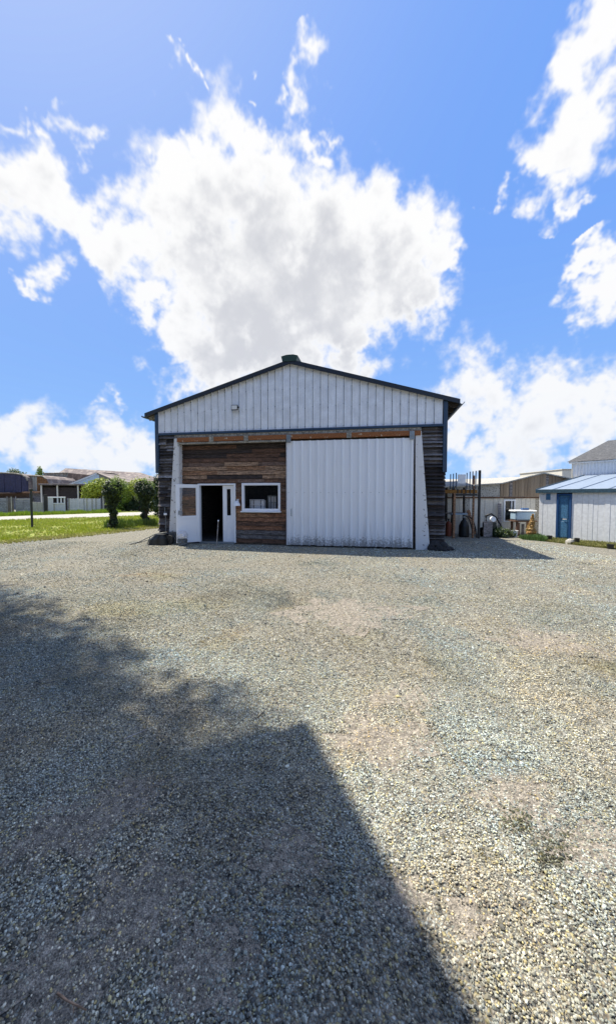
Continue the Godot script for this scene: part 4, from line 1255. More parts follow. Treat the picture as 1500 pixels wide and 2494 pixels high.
	while x < 12.4:
		var w := rng.randf_range(0.17, 0.30)
		if x < 9.23 and x + w > 8.72:
			if x < 8.72: put("wall_board", G.new().box(Vector3(x, 0, -0.058), Vector3(8.72, 1.58, -0.02), 0.004), M.shed_grey, sh)
			put("wall_board", G.new().box(Vector3(8.72, 0, -0.058), Vector3(9.24, 0.52, -0.02), 0.004), M.shed_pale, sh)
			x = 9.24
			continue
		put("wall_board", G.new().box(Vector3(x, 0, -0.058), Vector3(x + w - 0.008, 1.58, rng.randf_range(-0.03, -0.012)), 0.004), M.shed_pale if x > 9.2 and rng.randf() < 0.75 else (M.shed_grey if rng.randf() < 0.8 else M.pale_sheet), sh)
		x += w
	put("rail", G.new().box(Vector3(4.2, 1.582, -0.06), Vector3(12.6, 1.65, 0.03), 0.006), M.wood_umber, sh)
	put("upper_sheet", G.new().prism(PackedVector2Array([Vector2(4.2, 1.652), Vector2(8.55, 1.652), Vector2(8.55, 2.22), Vector2(4.2, 2.0)]), -0.1, -0.02), M.pale_sheet, sh)
	x = 8.56
	while x < 12.3:
		var ya := 2.22 + (x - 8.56) * 0.245 if x < 10.41 else 2.675 - (x - 10.41) * 0.2
		var xb := x + 0.135
		var yb := 2.22 + (xb - 8.56) * 0.245 if xb < 10.41 else 2.675 - (xb - 10.41) * 0.2
		put("gable_board", G.new().prism(PackedVector2Array([Vector2(x, 1.652), Vector2(xb - 0.01, 1.652), Vector2(xb - 0.01, yb), Vector2(x, ya)]), -0.1, rng.randf_range(-0.02, 0.006)), [M.gable_tan, M.gable_brown, M.gable_tan, M.wood_ash, M.gable_brown][rng.randi() % 5], sh)
		x = xb
	var rg := G.new()
	var fr := [Vector3(4.0, 2.02, 0.12), Vector3(8.56, 2.26, 0.12), Vector3(10.41, 2.72, 0.12), Vector3(12.5, 2.29, 0.12)]
	var bk := [Vector3(5.0, 2.70, -7.8), Vector3(11.0, 2.80, -7.8), Vector3(15.2, 3.0, -7.8), Vector3(17.5, 2.55, -7.8)]
	for i in 3:
		rg.face([fr[i], fr[i + 1], bk[i + 1], bk[i]], Vector3.UP)
		var dn := Vector3(0, -0.05, 0)
		rg.face([fr[i] + dn, fr[i + 1] + dn, bk[i + 1] + dn, bk[i] + dn], Vector3.DOWN)
		rg.face([fr[i], fr[i + 1], fr[i + 1] + dn, fr[i] + dn], Vector3.BACK)
	put("roof", rg, M.pale_sheet, sh)
	var wn := part("window", sh)
	put("frame", G.new().box(Vector3(8.72, 0.52, -0.058), Vector3(8.79, 1.53, 0.02), 0.006).box(Vector3(9.05, 0.52, -0.058), Vector3(9.09, 1.53, 0.02), 0.005).box(Vector3(9.18, 0.52, -0.058), Vector3(9.24, 1.53, 0.02), 0.006).box(Vector3(8.79, 1.46, -0.058), Vector3(9.18, 1.53, 0.019), 0.005).box(Vector3(8.79, 0.52, -0.058), Vector3(9.18, 0.57, 0.019), 0.005).box(Vector3(9.09, 0.84, -0.05), Vector3(9.18, 0.87, 0.015), 0.003), M.lime_white, wn)
	put("pane", G.new().box(Vector3(8.79, 0.57, -0.058), Vector3(9.18, 1.46, -0.045)), mat("dark_pane", L(0.008, 0.009, 0.01), 0.06), wn)
	# water tank on a rough stand
	var ts := thing("tank_stand", "rough dark timber stand under the pale blue tank", "stand", Vector3(9.05, 0, -15.75))
	for p in [[-0.30, 0.2], [0.36, 0.2], [-0.30, -0.2], [0.36, -0.2]]: put("leg", G.new().box(Vector3(p[0] - 0.04, 0, p[1] - 0.04), Vector3(p[0] + 0.04, 0.6, p[1] + 0.04), 0.01), M.wood_umber, ts)
	put("deck", G.new().box(Vector3(-0.42, 0.6, -0.28), Vector3(0.48, 0.66, 0.28), 0.01), M.wood_umber, ts)
	for i in 4: put("slat", G.new().box(Vector3(-0.34 + i * 0.19, 0.03, 0.245), Vector3(-0.22 + i * 0.19, 0.57 - 0.05 * (i % 2), 0.268), 0.006), [M.wood_umber, M.wood_slate, M.wood_honey, M.wood_char][i], ts)
	var tk := thing("water_tank", "pale blue plastic tank with a rim beside the blue-doored building", "tank", Vector3(9.05, 0.66, -15.75))
	put("body", G.new().box(Vector3(-0.38, 0, -0.24), Vector3(0.44, 0.36, 0.24), 0.05), M.blue_plastic, tk)
	put("rim", G.new().box(Vector3(-0.42, 0.36, -0.28), Vector3(0.48, 0.43, 0.28), 0.02), M.lime_white, tk)
	put("lid", G.new().box(Vector3(-0.02, 0.43, -0.12), Vector3(0.26, 0.51, 0.12), 0.03), M.deep_blue, tk)
	var dc := thing("dry_conifer", "small dried tan conifer at the corner of the white building", "conifer", Vector3(8.86, 0, -14.75))
	put("trunk", G.new().tube([Vector3(0, 0, 0), Vector3(0, 0.3, 0), Vector3(0.03, 0.8, 0)], 0.03, 0.008, 6), M.bark, dc)
	var lob := []
	for i in 7: lob.append([Vector3(0.05 * i / 6.0, 0.24 + i * 0.105, 0), Vector3(0.17 - 0.0215 * i, 0.11, 0.17 - 0.0215 * i)])
	put("crown", foliage(lob, 1500, 0.035, 616), M.dry_leaf, dc)
	put("tips", foliage(lob, 700, 0.034, 617), M.dry_pale, dc)
	# white boarded workshop with a blue door
	var A := Vector3(9.268, 0, -14.907)
	var turn := deg_to_rad(-54.13)
	var ws := thing("white_workshop", "low white boarded workshop with a narrow blue door", "workshop", A, deg_to_rad(-59.0))
	put("end_wall", G.new().prism(PackedVector2Array([Vector2(0.0, 0), Vector2(4.0, 0), Vector2(4.0, 2.55), Vector2(0.0, 1.86)]), 0.0, 0.08), M.lime_white, ws).transform = Transform3D(Basis(Vector3.UP, PI / 2), Vector3(0.0, 0, -0.03))
	put("back_wall", G.new().box(Vector3(0, 0, -4), Vector3(7.5, 2.5, -3.9)), M.lime_white, ws)
	put("inner_wall", G.new().box(Vector3(0.08, 0, -0.08), Vector3(0.60, 1.9, -0.032)).box(Vector3(1.16, 0, -0.08), Vector3(7.5, 1.9, -0.032)).box(Vector3(0.6, 1.76, -0.08), Vector3(1.16, 1.9, -0.032)), M.inside, ws)
	x = -0.02
	while x < 7.4:
		var w := rng.randf_range(0.14, 0.20)
		if x < 1.14 and x + w > 0.62:
			if x < 0.60: put("board", G.new().box(Vector3(x, 0.04, -0.03), Vector3(0.62, 1.88, 0.0), 0.003), M.lime_white, ws)
			x = 1.15
			continue
		put("board", G.new().box(Vector3(x, 0.04 + rng.randf() * 0.02, -0.03), Vector3(x + w - 0.006, 1.88, rng.randf_range(-0.006, 0.006)), 0.003), M.lime_white, ws)
		x += w
	var bdw := part("door", ws)
	put("frame", G.new().box(Vector3(0.625, 0.04, -0.06), Vector3(0.70, 1.77, 0.03), 0.006).box(Vector3(1.07, 0.04, -0.06), Vector3(1.145, 1.77, 0.03), 0.006).box(Vector3(0.70, 1.70, -0.06), Vector3(1.07, 1.77, 0.029), 0.005), M.deep_blue, bdw)
	put("leaf", G.new().box(Vector3(0.70, 0.05, -0.055), Vector3(1.07, 1.70, -0.02), 0.004).box(Vector3(0.75, 0.12, -0.02), Vector3(1.02, 0.72, -0.006), 0.005).box(Vector3(0.75, 0.84, -0.02), Vector3(1.02, 1.60, -0.006), 0.005), M.door_blue, bdw)
	put("handle", G.new().tube([Vector3(0.99, 0.80, 0.0), Vector3(0.93, 0.80, 0.02), Vector3(0.86, 0.80, 0.01)], 0.012, 0.012, 6), M.lime_white, bdw)
	put("sign_plate", G.new().box(Vector3(0.24, 1.53, 0.004), Vector3(0.40, 1.77, 0.018), 0.004), M.door_blue, ws)
	var lr := G.new()
	var ea := 0.05
	lr.face([Vector3(-0.12, 1.93, ea), Vector3(7.6, 1.93, ea), Vector3(7.6, 2.62, -4), Vector3(-0.12, 2.62, -4)], Vector3.UP)
	lr.face([Vector3(-0.12, 1.90, ea), Vector3(7.6, 1.90, ea), Vector3(7.6, 2.59, -4), Vector3(-0.12, 2.59, -4)], Vector3.DOWN)
	put("roof", lr, M.blue_roof, ws)
	put("fascia", G.new().box(Vector3(-0.13, 1.80, ea), Vector3(7.6, 1.945, ea + 0.03), 0.004), M.teal, ws)
	var ver := G.new()
	ver.beam(Vector3(-0.135, 1.90, ea), Vector3(-0.135, 2.59, -4), 0.03, 0.13)
	put("verge_board", ver, M.teal, ws)
	for i in 8: put("roof_rib", G.new().beam(Vector3(0.5 + i * 0.9, 1.94, ea), Vector3(0.5 + i * 0.9, 2.63, -4), 0.03, 0.03), M.blue_roof, ws)
	# taller ribbed hall behind it
	var hl := thing("ribbed_hall", "tall white ribbed hall with grey roof behind the white workshop", "hall", A, turn)
	put("core", G.new().box(Vector3(-0.25, 0, -9.2), Vector3(9, 3.18, -4.05)), M.lime_white, hl)
	x = -0.26
	for i in 60:
		put("rib", G.new().box(Vector3(x, 2.6, -4.048), Vector3(x + 0.055, 3.19, -4.015), 0.008), M.gable_white, hl)
		x += 0.125
	put("eave_trim", G.new().box(Vector3(-0.4, 3.19, -4.1), Vector3(9, 3.26, -3.9), 0.008), M.gable_white, hl)
	put("corner_trim", G.new().box(Vector3(-0.30, 2.3, -4.1), Vector3(-0.262, 3.188, -3.99), 0.004), M.shed_grey, hl)
	var hr := G.new()
	hr.face([Vector3(-0.45, 3.27, -3.85), Vector3(9.2, 3.27, -3.85), Vector3(9.2, 4.75, -9.4), Vector3(-0.45, 4.75, -9.4)], Vector3.UP)
	hr.face([Vector3(-0.45, 3.262, -3.85), Vector3(9.2, 3.262, -3.85), Vector3(9.2, 4.70, -9.4), Vector3(-0.45, 4.70, -9.4)], Vector3.DOWN)
	put("roof", hr, M.hall_roof, hl)
	put("end_gable", G.new().prism(PackedVector2Array([Vector2(4.05, 3.18), Vector2(9.2, 3.18), Vector2(9.2, 4.64)]), 0.0, 0.1), M.lime_white, hl).transform = Transform3D(Basis(Vector3.UP, PI / 2), Vector3(-0.25, 0, 0))
	var gh := thing("grey_hall", "plain grey flat-roofed hall far behind the shed", "hall", Vector3(21.6, 0, -32))
	put("wall", G.new().box(Vector3(-1.2, 0, -4), Vector3(3, 3.75, 2), 0.02), M.shed_grey, gh)
	put("parapet", G.new().box(Vector3(-1.25, 3.75, -4.05), Vector3(3.05, 3.85, 2.05), 0.02), M.pale_sheet, gh)
	# weeds and odds along the foot of the workshop
	tufts("weed_strip", "yellow green weeds along the foot of the white workshop", PackedVector2Array([Vector2(8.95, -15.3), Vector2(9.25, -14.95), Vector2(12.0, -11.1), Vector2(10.6, -10.2), Vector2(9.3, -12.4), Vector2(8.6, -14.2)]), 5200, 0.04, 0.13, 0.09, [L(0.24, 0.23, 0.06), L(0.15, 0.19, 0.04), L(0.30, 0.26, 0.10), L(0.22, 0.2, 0.06)], 401)
	tufts("corner_weeds", "fresh green weeds at the left corner of the white workshop", PackedVector2Array([Vector2(8.5, -15.0), Vector2(9.15, -14.95), Vector2(9.35, -14.3), Vector2(8.75, -13.7), Vector2(8.3, -14.3)]), 900, 0.10, 0.24, 0.12, [L(0.12, 0.22, 0.06), L(0.16, 0.26, 0.08), L(0.09, 0.15, 0.05)], 402)
	rng.seed = 77
	for q in [["plant_pot", "small black pot at the left end of the workshop weeds", Vector3(9.05, 0, -13.9), 0.09, 0.2], ["plant_pot", "black pot next to the pale stone before the workshop", Vector3(9.36, 0, -12.9), 0.08, 0.22], ["plant_pot", "round black pot at the right edge of the weeds", Vector3(9.62, 0, -11.8), 0.10, 0.15]]:
		var o := thing(q[0], q[1], "pot", q[2], 0.0, "black pots in the weeds")
		put("wall", G.new().lathe([Vector2(0, 0), Vector2(q[3] * 0.75, 0), Vector2(q[3], q[4]), Vector2(q[3] * 0.86, q[4]), Vector2(q[3] * 0.8, q[4] * 0.85), Vector2(0, q[4] * 0.85)], Vector3.ZERO, 12), M.black_plastic, o)
	var so := put("pale_stone", rock(0.15, 0.2), M.pale_sheet)
	so.position = Vector3(9.22, 0, -13.05)
	tag(so, "single pale stone in the weeds beside a black pot", "stone")

# ---------- left of the barn: ivy trees, road side, far halls ----------
func make_left() -> void:
	rng.seed = 1212
	mat("purple_sheet", L(0.055, 0.05, 0.13), 0.6, T.rough, 0.5)
	mat("orange_sheet", L(0.42, 0.19, 0.055), 0.7, T.rough, 0.5)
	mat("cream_sheet", L(0.62, 0.56, 0.44), 0.8, T.rough, 0.4)
	mat("far_roof", L(1, 1, 1), 0.95, T.roof, 0.14)
	mat("pale_blue_sheet", L(0.62, 0.74, 0.80), 0.6, T.soft, 0.5)
	mat("slab", L(0.50, 0.50, 0.55), 0.9, T.rough, 0.6)
	mat("white_slat", L(0.66, 0.66, 0.68), 0.8, T.soft, 0.8)
	# two clipped ivy columns
	for q in [[Vector3(-10.06, 0, -19.2), 1.0, 71, "clipped ivy tree nearer the lone post, with mushroom-shaped crown", 1.0], [Vector3(-9.1, 0, -20.8), 1.0, 72, "clipped ivy tree nearer the barn, with mushroom-shaped crown", 1.0]]:
		var t := thing("ivy_tree", q[3], "ivy tree", q[0], q[2] * 1.3, "two clipped ivy trees on the lawn")
		put("trunk", G.new().tube([Vector3(0, 0, 0), Vector3(0.03, 0.8, 0.02), Vector3(-0.02, 1.6, 0), Vector3(0.02, 2.2, 0)], 0.15, 0.07, 9), M.bark, t)
		var lobes := [[Vector3(0, 1.98, 0), Vector3(0.46, 0.48, 0.45)], [Vector3(-0.15, 2.12, 0.1), Vector3(0.36, 0.40, 0.36)], [Vector3(0.2, 1.86, -0.05), Vector3(0.36, 0.44, 0.36)], [Vector3(-0.15, 1.6, 0), Vector3(0.34, 0.3, 0.34)], [Vector3(0.1, 1.42, 0.05), Vector3(0.24, 0.25, 0.24)]]
		var col := []
		for i in 6: col.append([Vector3(0.05 * sin(i * 2.0), 0.12 + i * 0.23, 0.04 * cos(i * 3.0)), Vector3(0.19 + 0.04 * cos(i * 1.7) + (0.14 if i == 0 else 0.0), 0.18, 0.2)])
		put("crown", foliage(lobes, 5200, 0.055, q[2]), M.ivy, t)  # leaf colour darkened to carry the shade of the backlit crown
		put("painted_sun_shoots", foliage([[Vector3(-0.15, 2.12, -0.12), Vector3(0.52, 0.52, 0.46)], [Vector3(-0.3, 1.8, 0), Vector3(0.34, 0.4, 0.34)]], 1500, 0.05, q[2] + 20, 0.12), M.ivy_bright, t)  # brighter leaves paint sunlight onto the upper left rim
		put("ivy_sleeve", foliage(col, 2600, 0.05, q[2] + 40), M.ivy, t)
	var sp := thing("lone_post", "slim black post standing alone in the grass", "post", Vector3(-14.25, 0, -19.2))
	put("shaft", G.new().box(Vector3(-0.042, 0, -0.042), Vector3(0.042, 1.95, 0.042), 0.01), M.black_metal, sp)
	put("cap", G.new().box(Vector3(-0.07, 1.95, -0.07), Vector3(0.07, 2.06, 0.07), 0.02), M.black_metal, sp)
	# taller weeds between the ivy trees
	tufts("tall_weeds", "taller green weeds at the feet of the ivy trees", PackedVector2Array([Vector2(-10.5, -19.0), Vector2(-9.6, -19.3), Vector2(-8.5, -20.4), Vector2(-8.6, -21.3), Vector2(-9.7, -20.9), Vector2(-10.7, -19.8)]), 700, 0.2, 0.5, 0.2, [L(0.16, 0.23, 0.05), L(0.22, 0.28, 0.06), L(0.09, 0.14, 0.03)], 403)
	# along the far side of the road
	var F := Vector3(-27.15, 0, -32.76)
	var ft := atan2(0.709, 0.705)
	var sf := thing("slab_fence", "grey slab fence with a dark gap across the road", "fence", F, ft)
	for p in [[-2.6, -1.75, 1.42], [-1.73, -0.9, 1.45], [-0.88, 0.0, 1.46], [0.0, 0.50, 1.46], [1.18, 1.72, 1.32], [1.74, 2.30, 1.30], [2.32, 2.72, 1.1], [2.74, 3.16, 1.08]]:
		put("slab", G.new().box(Vector3(p[0], 0, -0.05), Vector3(p[1], p[2], 0.05), 0.015), M.slab if p[0] < 2.0 else M.pale_sheet, sf)
	for x in [0.53, 0.82, 1.14, 2.31, 3.19]: put("post", G.new().box(Vector3(x, 0, -0.06), Vector3(x + 0.05, 1.6, 0.06), 0.01), M.pale_sheet if x == 0.82 else M.slab, sf)
	put("top_rail", G.new().box(Vector3(1.18, 1.33, -0.04), Vector3(2.30, 1.40, 0.04), 0.01), M.pale_sheet, sf)
	put("inner_board", G.new().box(Vector3(0.5, 0, -1.6), Vector3(1.2, 1.5, -1.5)), M.wood_slate, sf)
	var gs := thing("gate_post", "broad black gate post left of the white windowed hut", "gate post", F + Basis(Vector3.UP, ft) * Vector3(3.38, 0, 0.0), ft)
	put("shaft", G.new().box(Vector3(-0.13, 0, -0.1), Vector3(0.13, 1.72, 0.1), 0.02), M.black_metal, gs)
	put("cap", G.new().box(Vector3(-0.15, 1.72, -0.12), Vector3(0.15, 1.78, 0.12), 0.015), M.black_metal, gs)
	var wh := thing("white_hut", "low white hut wall with three dark windows across the road", "hut", F, ft)
	put("back_wall", G.new().box(Vector3(3.58, 0, -1.5), Vector3(4.98, 1.54, -1.4)), M.wood_slate, wh)
	put("side_wall", G.new().box(Vector3(3.58, 0, -1.4), Vector3(3.64, 1.54, -0.06)).box(Vector3(4.92, 0, -1.4), Vector3(4.98, 1.54, -0.06)), M.wood_slate, wh)
	put("roof", G.new().box(Vector3(3.5, 1.55, -1.6), Vector3(5.06, 1.60, 0.0), 0.01), M.far_roof, wh)
	for w in [[4.0, 4.25], [4.40, 4.55], [4.66, 4.89]]: put("window", G.new().box(Vector3(w[0], 0.96, -0.05), Vector3(w[1], 1.47, -0.045)), M.dark_pane, wh)  # opaque near-black panes put the unlit inside of the hut into colour
	var xx := 3.58
	while xx < 4.97:
		var hi := 1.54
		var inw := false
		for w in [[4.0, 4.24], [4.40, 4.55], [4.66, 4.88]]:
			if xx + 0.06 > w[0] and xx + 0.06 < w[1]: inw = true
		put("board", G.new().box(Vector3(xx, 0, -0.05), Vector3(xx + 0.135, 0.95 if inw else hi, rng.randf_range(-0.02, 0.01)), 0.006), M.white_slat if rng.randf() < 0.8 else M.pale_sheet, wh)
		xx += 0.142
	put("sill", G.new().box(Vector3(3.95, 0.93, 0.012), Vector3(4.93, 0.99, 0.06), 0.008), M.lime_white, wh)
	put("head", G.new().box(Vector3(3.56, 1.48, 0.012), Vector3(5.0, 1.58, 0.05), 0.008), M.lime_white, wh)
	var pf := thing("picket_fence", "white upright slat fence across the road left of the hedge", "fence", F, ft)
	put("rail", G.new().box(Vector3(5.25, 0.35, -0.08), Vector3(8.1, 0.43, -0.03), 0.008), M.white_slat, pf)
	put("rail", G.new().box(Vector3(5.25, 1.12, -0.08), Vector3(8.1, 1.20, -0.03), 0.008), M.white_slat, pf)
	xx = 5.28
	while xx < 8.05:
		put("slat", G.new().box(Vector3(xx, 0.04, -0.028), Vector3(xx + 0.10, 1.40 + rng.randf_range(-0.02, 0.02), 0.0), 0.005), M.white_slat if rng.randf() < 0.85 else M.pale_sheet, pf)
		xx += 0.118
	for x in [5.16, 6.55, 8.1]: put("post", G.new().box(Vector3(x, 0, -0.1), Vector3(x + 0.1, 1.45, 0.0), 0.01), M.slab, pf)
	# open-fronted shed behind the fence
	var os := thing("open_shed", "dark open-fronted shed with flat roof behind the white slat fence", "shed", Vector3(-26.0, 0, -42.5), 0.2)
	put("roof", G.new().box(Vector3(-4.0, 2.86, -3.5), Vector3(6.0, 3.04, 0.4), 0.02), M.far_roof, os)
	put("back_wall", G.new().box(Vector3(-4.0, 0, -3.5), Vector3(6.0, 2.86, -3.4)), M.wood_slate, os)
	put("end_wall", G.new().box(Vector3(-4.0, 0, -3.4), Vector3(-3.9, 2.86, 0.0)), M.wood_slate, os)
	for x in [-3.8, -2.2, -0.1, 2.5, 5.6]: put("post", G.new().box(Vector3(x - 0.07, 0, 0.1), Vector3(x + 0.07, 2.86, 0.24), 0.01), M.shed_grey, os)
	put("side_boards", G.new().box(Vector3(-3.7, 0.0, -0.1), Vector3(-0.2, 2.6, 0.0)), M.wood_char, os)
	# far halls
	var ph := thing("purple_hall", "far hall with dark purple sheeted front and curved pale roof edge", "hall", Vector3(-38.5, 0, -46))
	hall_front(ph, [Vector2(-8, 2.1), Vector2(4.0, 2.1), Vector2(4.0, 3.55), Vector2(3.85, 3.95), Vector2(3.4, 4.25), Vector2(2.6, 4.42), Vector2(0, 4.55), Vector2(-8, 4.6)], 0.7, M.purple_sheet, M.cream_sheet, 9.0)
	put("base_wall", G.new().box(Vector3(-8, 0, -9), Vector3(3.9, 1.4, -0.6)), M.slab, ph)
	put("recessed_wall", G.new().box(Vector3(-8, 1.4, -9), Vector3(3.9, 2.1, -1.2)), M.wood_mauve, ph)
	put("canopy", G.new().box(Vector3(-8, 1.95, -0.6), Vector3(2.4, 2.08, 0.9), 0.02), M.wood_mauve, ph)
	var oh := thing("orange_hall", "small far hall with half pale, half orange curved front", "hall", Vector3(-34.2, 0, -46.8))
	hall_front(oh, [Vector2(-0.9, 2.3), Vector2(0.25, 2.3), Vector2(0.25, 4.16), Vector2(-0.9, 4.2)], 0.3, M.pale_sheet, M.cream_sheet, 6.0)
	hall_front(oh, [Vector2(0.25, 2.3), Vector2(1.85, 2.3), Vector2(1.75, 3.0), Vector2(1.4, 3.8), Vector2(1.0, 4.12), Vector2(0.25, 4.16)], 0.3, M.orange_sheet, M.cream_sheet, 6.0)
	put("base_wall", G.new().box(Vector3(-0.9, 0, -6), Vector3(1.8, 2.3, -0.2)), M.slab, oh)
	put("canopy", G.new().box(Vector3(-0.9, 2.0, -0.2), Vector3(2.6, 2.2, 1.0), 0.02), M.wood_honey, oh)
	var ch := thing("cream_hall", "far cream hall front between the orange front and brown roofs", "hall", Vector3(-37.9, 0, -56))
	hall_front(ch, [Vector2(-1.0, 0), Vector2(1.3, 0), Vector2(1.3, 3.5), Vector2(2.0, 5.1), Vector2(-1.7, 5.05), Vector2(-1.0, 3.5)], 0.6, M.cream_sheet, M.cream_sheet, 8.0)
	var ah := thing("arched_hall", "far brown arched-roof hall next to the cream front", "hall", Vector3(-33.6, 0, -57))
	var ap := []
	for i in 13:
		var a := PI * i / 12.0
		ap.append(Vector2(2.9 - cos(a) * 4.6, 1.6 + sin(a) * 3.55))
	ap.append(Vector2(7.5, 0)); ap.append(Vector2(-1.7, 0))
	put("shell", G.new().prism(PackedVector2Array(ap), -14, 0), M.far_roof, ah)
	put("rim", G.new().tube(ap.slice(0, 13).map(func(p): return Vector3(p.x, p.y, 0.03)), 0.07, 0.07, 6), M.roofing, ah)
	var bh := thing("brown_hall", "long far hall under a brown-grey sloping roof", "hall", Vector3(-38.5, 0, -66))
	put("wall", G.new().box(Vector3(-7, 0, -8), Vector3(11, 4.3, 0)), mat("ochre_wall", L(0.34, 0.22, 0.09), 0.9, T.rough, 0.3), bh)
	var br := G.new()
	br.face([Vector3(-7.5, 4.2, 0.4), Vector3(11.4, 4.2, 0.4), Vector3(6.8, 6.05, -5), Vector3(-7.5, 6.9, -5)], Vector3.UP)
	br.face([Vector3(11.4, 4.2, 0.4), Vector3(11.4, 4.2, -9), Vector3(6.8, 6.05, -5)], Vector3(1, 1, 0))
	br.face([Vector3(-7.5, 4.2, -9), Vector3(11.4, 4.2, -9), Vector3(6.8, 6.05, -5), Vector3(-7.5, 6.9, -5)], Vector3(0, 1, -1))
	br.face([Vector3(-7.5, 4.2, 0.4), Vector3(-7.5, 4.2, -9), Vector3(-7.5, 6.9, -5)], Vector3.LEFT)
	put("roof", br, M.far_roof, bh)
	put("fascia", G.new().box(Vector3(-7.5, 4.1, 0.36), Vector3(11.4, 4.24, 0.44), 0.02), M.roofing, bh)
	var gh := thing("blue_gable_hall", "far hall with pale blue gable and white rake above the open shed", "hall", Vector3(-27.7, 0, -49))
	put("core", G.new().prism(PackedVector2Array([Vector2(-3.6, 0), Vector2(2.6, 0), Vector2(2.6, 3.5), Vector2(0.05, 4.6), Vector2(-3.6, 3.15)]), -9, -0.06), M.shed_grey, gh)
	var gx := -3.55
	while gx < 2.5:
		var ga := 4.55 + gx * 0.39 if gx < 0 else 4.55 - gx * 0.42
		var gb := 4.55 + (gx + 0.35) * 0.39 if gx + 0.35 < 0 else 4.55 - (gx + 0.35) * 0.42
		put("panel", G.new().prism(PackedVector2Array([Vector2(gx, 2.6), Vector2(gx + 0.34, 2.6), Vector2(gx + 0.34, gb), Vector2(gx, ga)]), -0.05, rng.randf_range(-0.02, 0.01)), M.pale_blue_sheet if gx < 0.0 else M.cream_sheet, gh)
		gx += 0.35
	put("rake_board", G.new().beam(Vector3(-3.9, 3.06, 0.06), Vector3(0.06, 4.62, 0.06), 0.06, 0.18), M.lime_white, gh)
	put("rake_board", G.new().beam(Vector3(0.06, 4.62, 0.05), Vector3(2.9, 3.44, 0.05), 0.06, 0.16), M.cream_sheet, gh)
	for s in [-1.0, 1.0]:
		var rg := G.new()
		var e: float = -3.95 if s < 0 else 2.95
		var ey := 3.12 if s < 0 else 3.5
		rg.face([Vector3(e, ey, 0.12), Vector3(0.05, 4.72, 0.12), Vector3(0.05, 4.72, -9), Vector3(e, ey, -9)], Vector3.UP)
		rg.face([Vector3(e, ey - 0.05, 0.12), Vector3(0.05, 4.67, 0.12), Vector3(0.05, 4.67, -9), Vector3(e, ey - 0.05, -9)], Vector3.DOWN)
		put("roof", rg, M.far_roof, gh)
	# greenery beyond the road
	var bushes := [
		["climbing_bush", "bright yellow green bush spilling over the white slat fence", Vector3(-22.6, 0, -39.6), [[Vector3(-0.4, 2.2, 0), Vector3(0.9, 0.9, 0.8)], [Vector3(0.6, 2.6, 0), Vector3(1.1, 0.9, 0.9)], [Vector3(-0.7, 1.7, 0.1), Vector3(0.6, 0.7, 0.6)]], 3600, "yellow_leaf"],
		["leafy_bush", "bright green bush behind and left of the nearer ivy tree", Vector3(-20.6, 0, -40.5), [[Vector3(-0.4, 2.4, 0), Vector3(1.1, 1.1, 0.9)], [Vector3(0.5, 2.0, 0), Vector3(1.0, 1.3, 0.9)], [Vector3(-0.2, 1.0, 0), Vector3(0.9, 1.0, 0.8)]], 3600, "ivy_bright"],
		["sunny_bush", "yellow green bush between the two ivy trees beyond the road", Vector3(-18.3, 0, -40.5), [[Vector3(0, 2.6, 0), Vector3(1.1, 0.9, 0.9)], [Vector3(0.5, 2.0, 0.2), Vector3(0.8, 0.8, 0.8)]], 3000, "yellow_leaf"],
		["dark_hedge", "dark dense hedge at the roadside between the ivy trees", Vector3(-18.6, 0, -41.2), [[Vector3(-1.3, 0.9, 0), Vector3(1.2, 0.95, 0.8)], [Vector3(0.2, 0.9, 0), Vector3(1.2, 0.95, 0.8)], [Vector3(1.7, 0.85, 0), Vector3(1.2, 0.9, 0.8)]], 6500, "dark_leaf"],
		["pale_bush", "light green bush left of the tree at the barn's left corner", Vector3(-15.9, 0, -40.0), [[Vector3(0, 1.9, 0), Vector3(1.1, 1.5, 0.9)], [Vector3(0.3, 0.8, 0), Vector3(1.0, 0.8, 0.8)]], 3600, "ivy_bright"],
		["corner_tree", "loose green tree just behind the barn's left corner", Vector3(-11.9, 0, -29.6), [[Vector3(0.1, 2.2, 0), Vector3(0.55, 1.1, 0.6)], [Vector3(0.3, 3.0, 0), Vector3(0.4, 0.6, 0.5)], [Vector3(0.1, 1.0, 0), Vector3(0.6, 0.9, 0.6)]], 2600, "ivy"],
		["far_conifer", "tiny pointed conifer top above the orange front", Vector3(-43.4, 0, -60.5), [[Vector3(0, 4.6, 0), Vector3(0.75, 1.2, 0.7)], [Vector3(0, 5.6, 0), Vector3(0.35, 0.9, 0.35)]], 1200, "ivy_bright"],
		["far_tree", "small dark treetop above the purple hall", Vector3(-47.3, 0, -60.5), [[Vector3(-0.4, 5.2, 0), Vector3(0.9, 0.9, 0.8)], [Vector3(0.6, 5.0, 0), Vector3(1.0, 0.6, 0.8)]], 1200, "dark_leaf"]]
	var k := 0
	for q in bushes:
		k += 1
		var o := thing(q[0], q[1], "tree" if q[0].ends_with("tree") or q[0].ends_with("conifer") else "bush", q[2], 0.0)
		var top: Vector3 = q[3][0][0]
		put("trunk", G.new().tube([Vector3(0, 0, 0), Vector3(top.x * 0.3, top.y * 0.5, 0), Vector3(top.x * 0.6, top.y, top.z)], 0.09, 0.04, 7), M.bark, o)
		tree_limbs(o, Vector3(top.x * 0.3, top.y * 0.5, 0), q[3], 0.035)
		put("crown", foliage(q[3], q[4], 0.11, 800 + k * 7), M[q[5]], o)

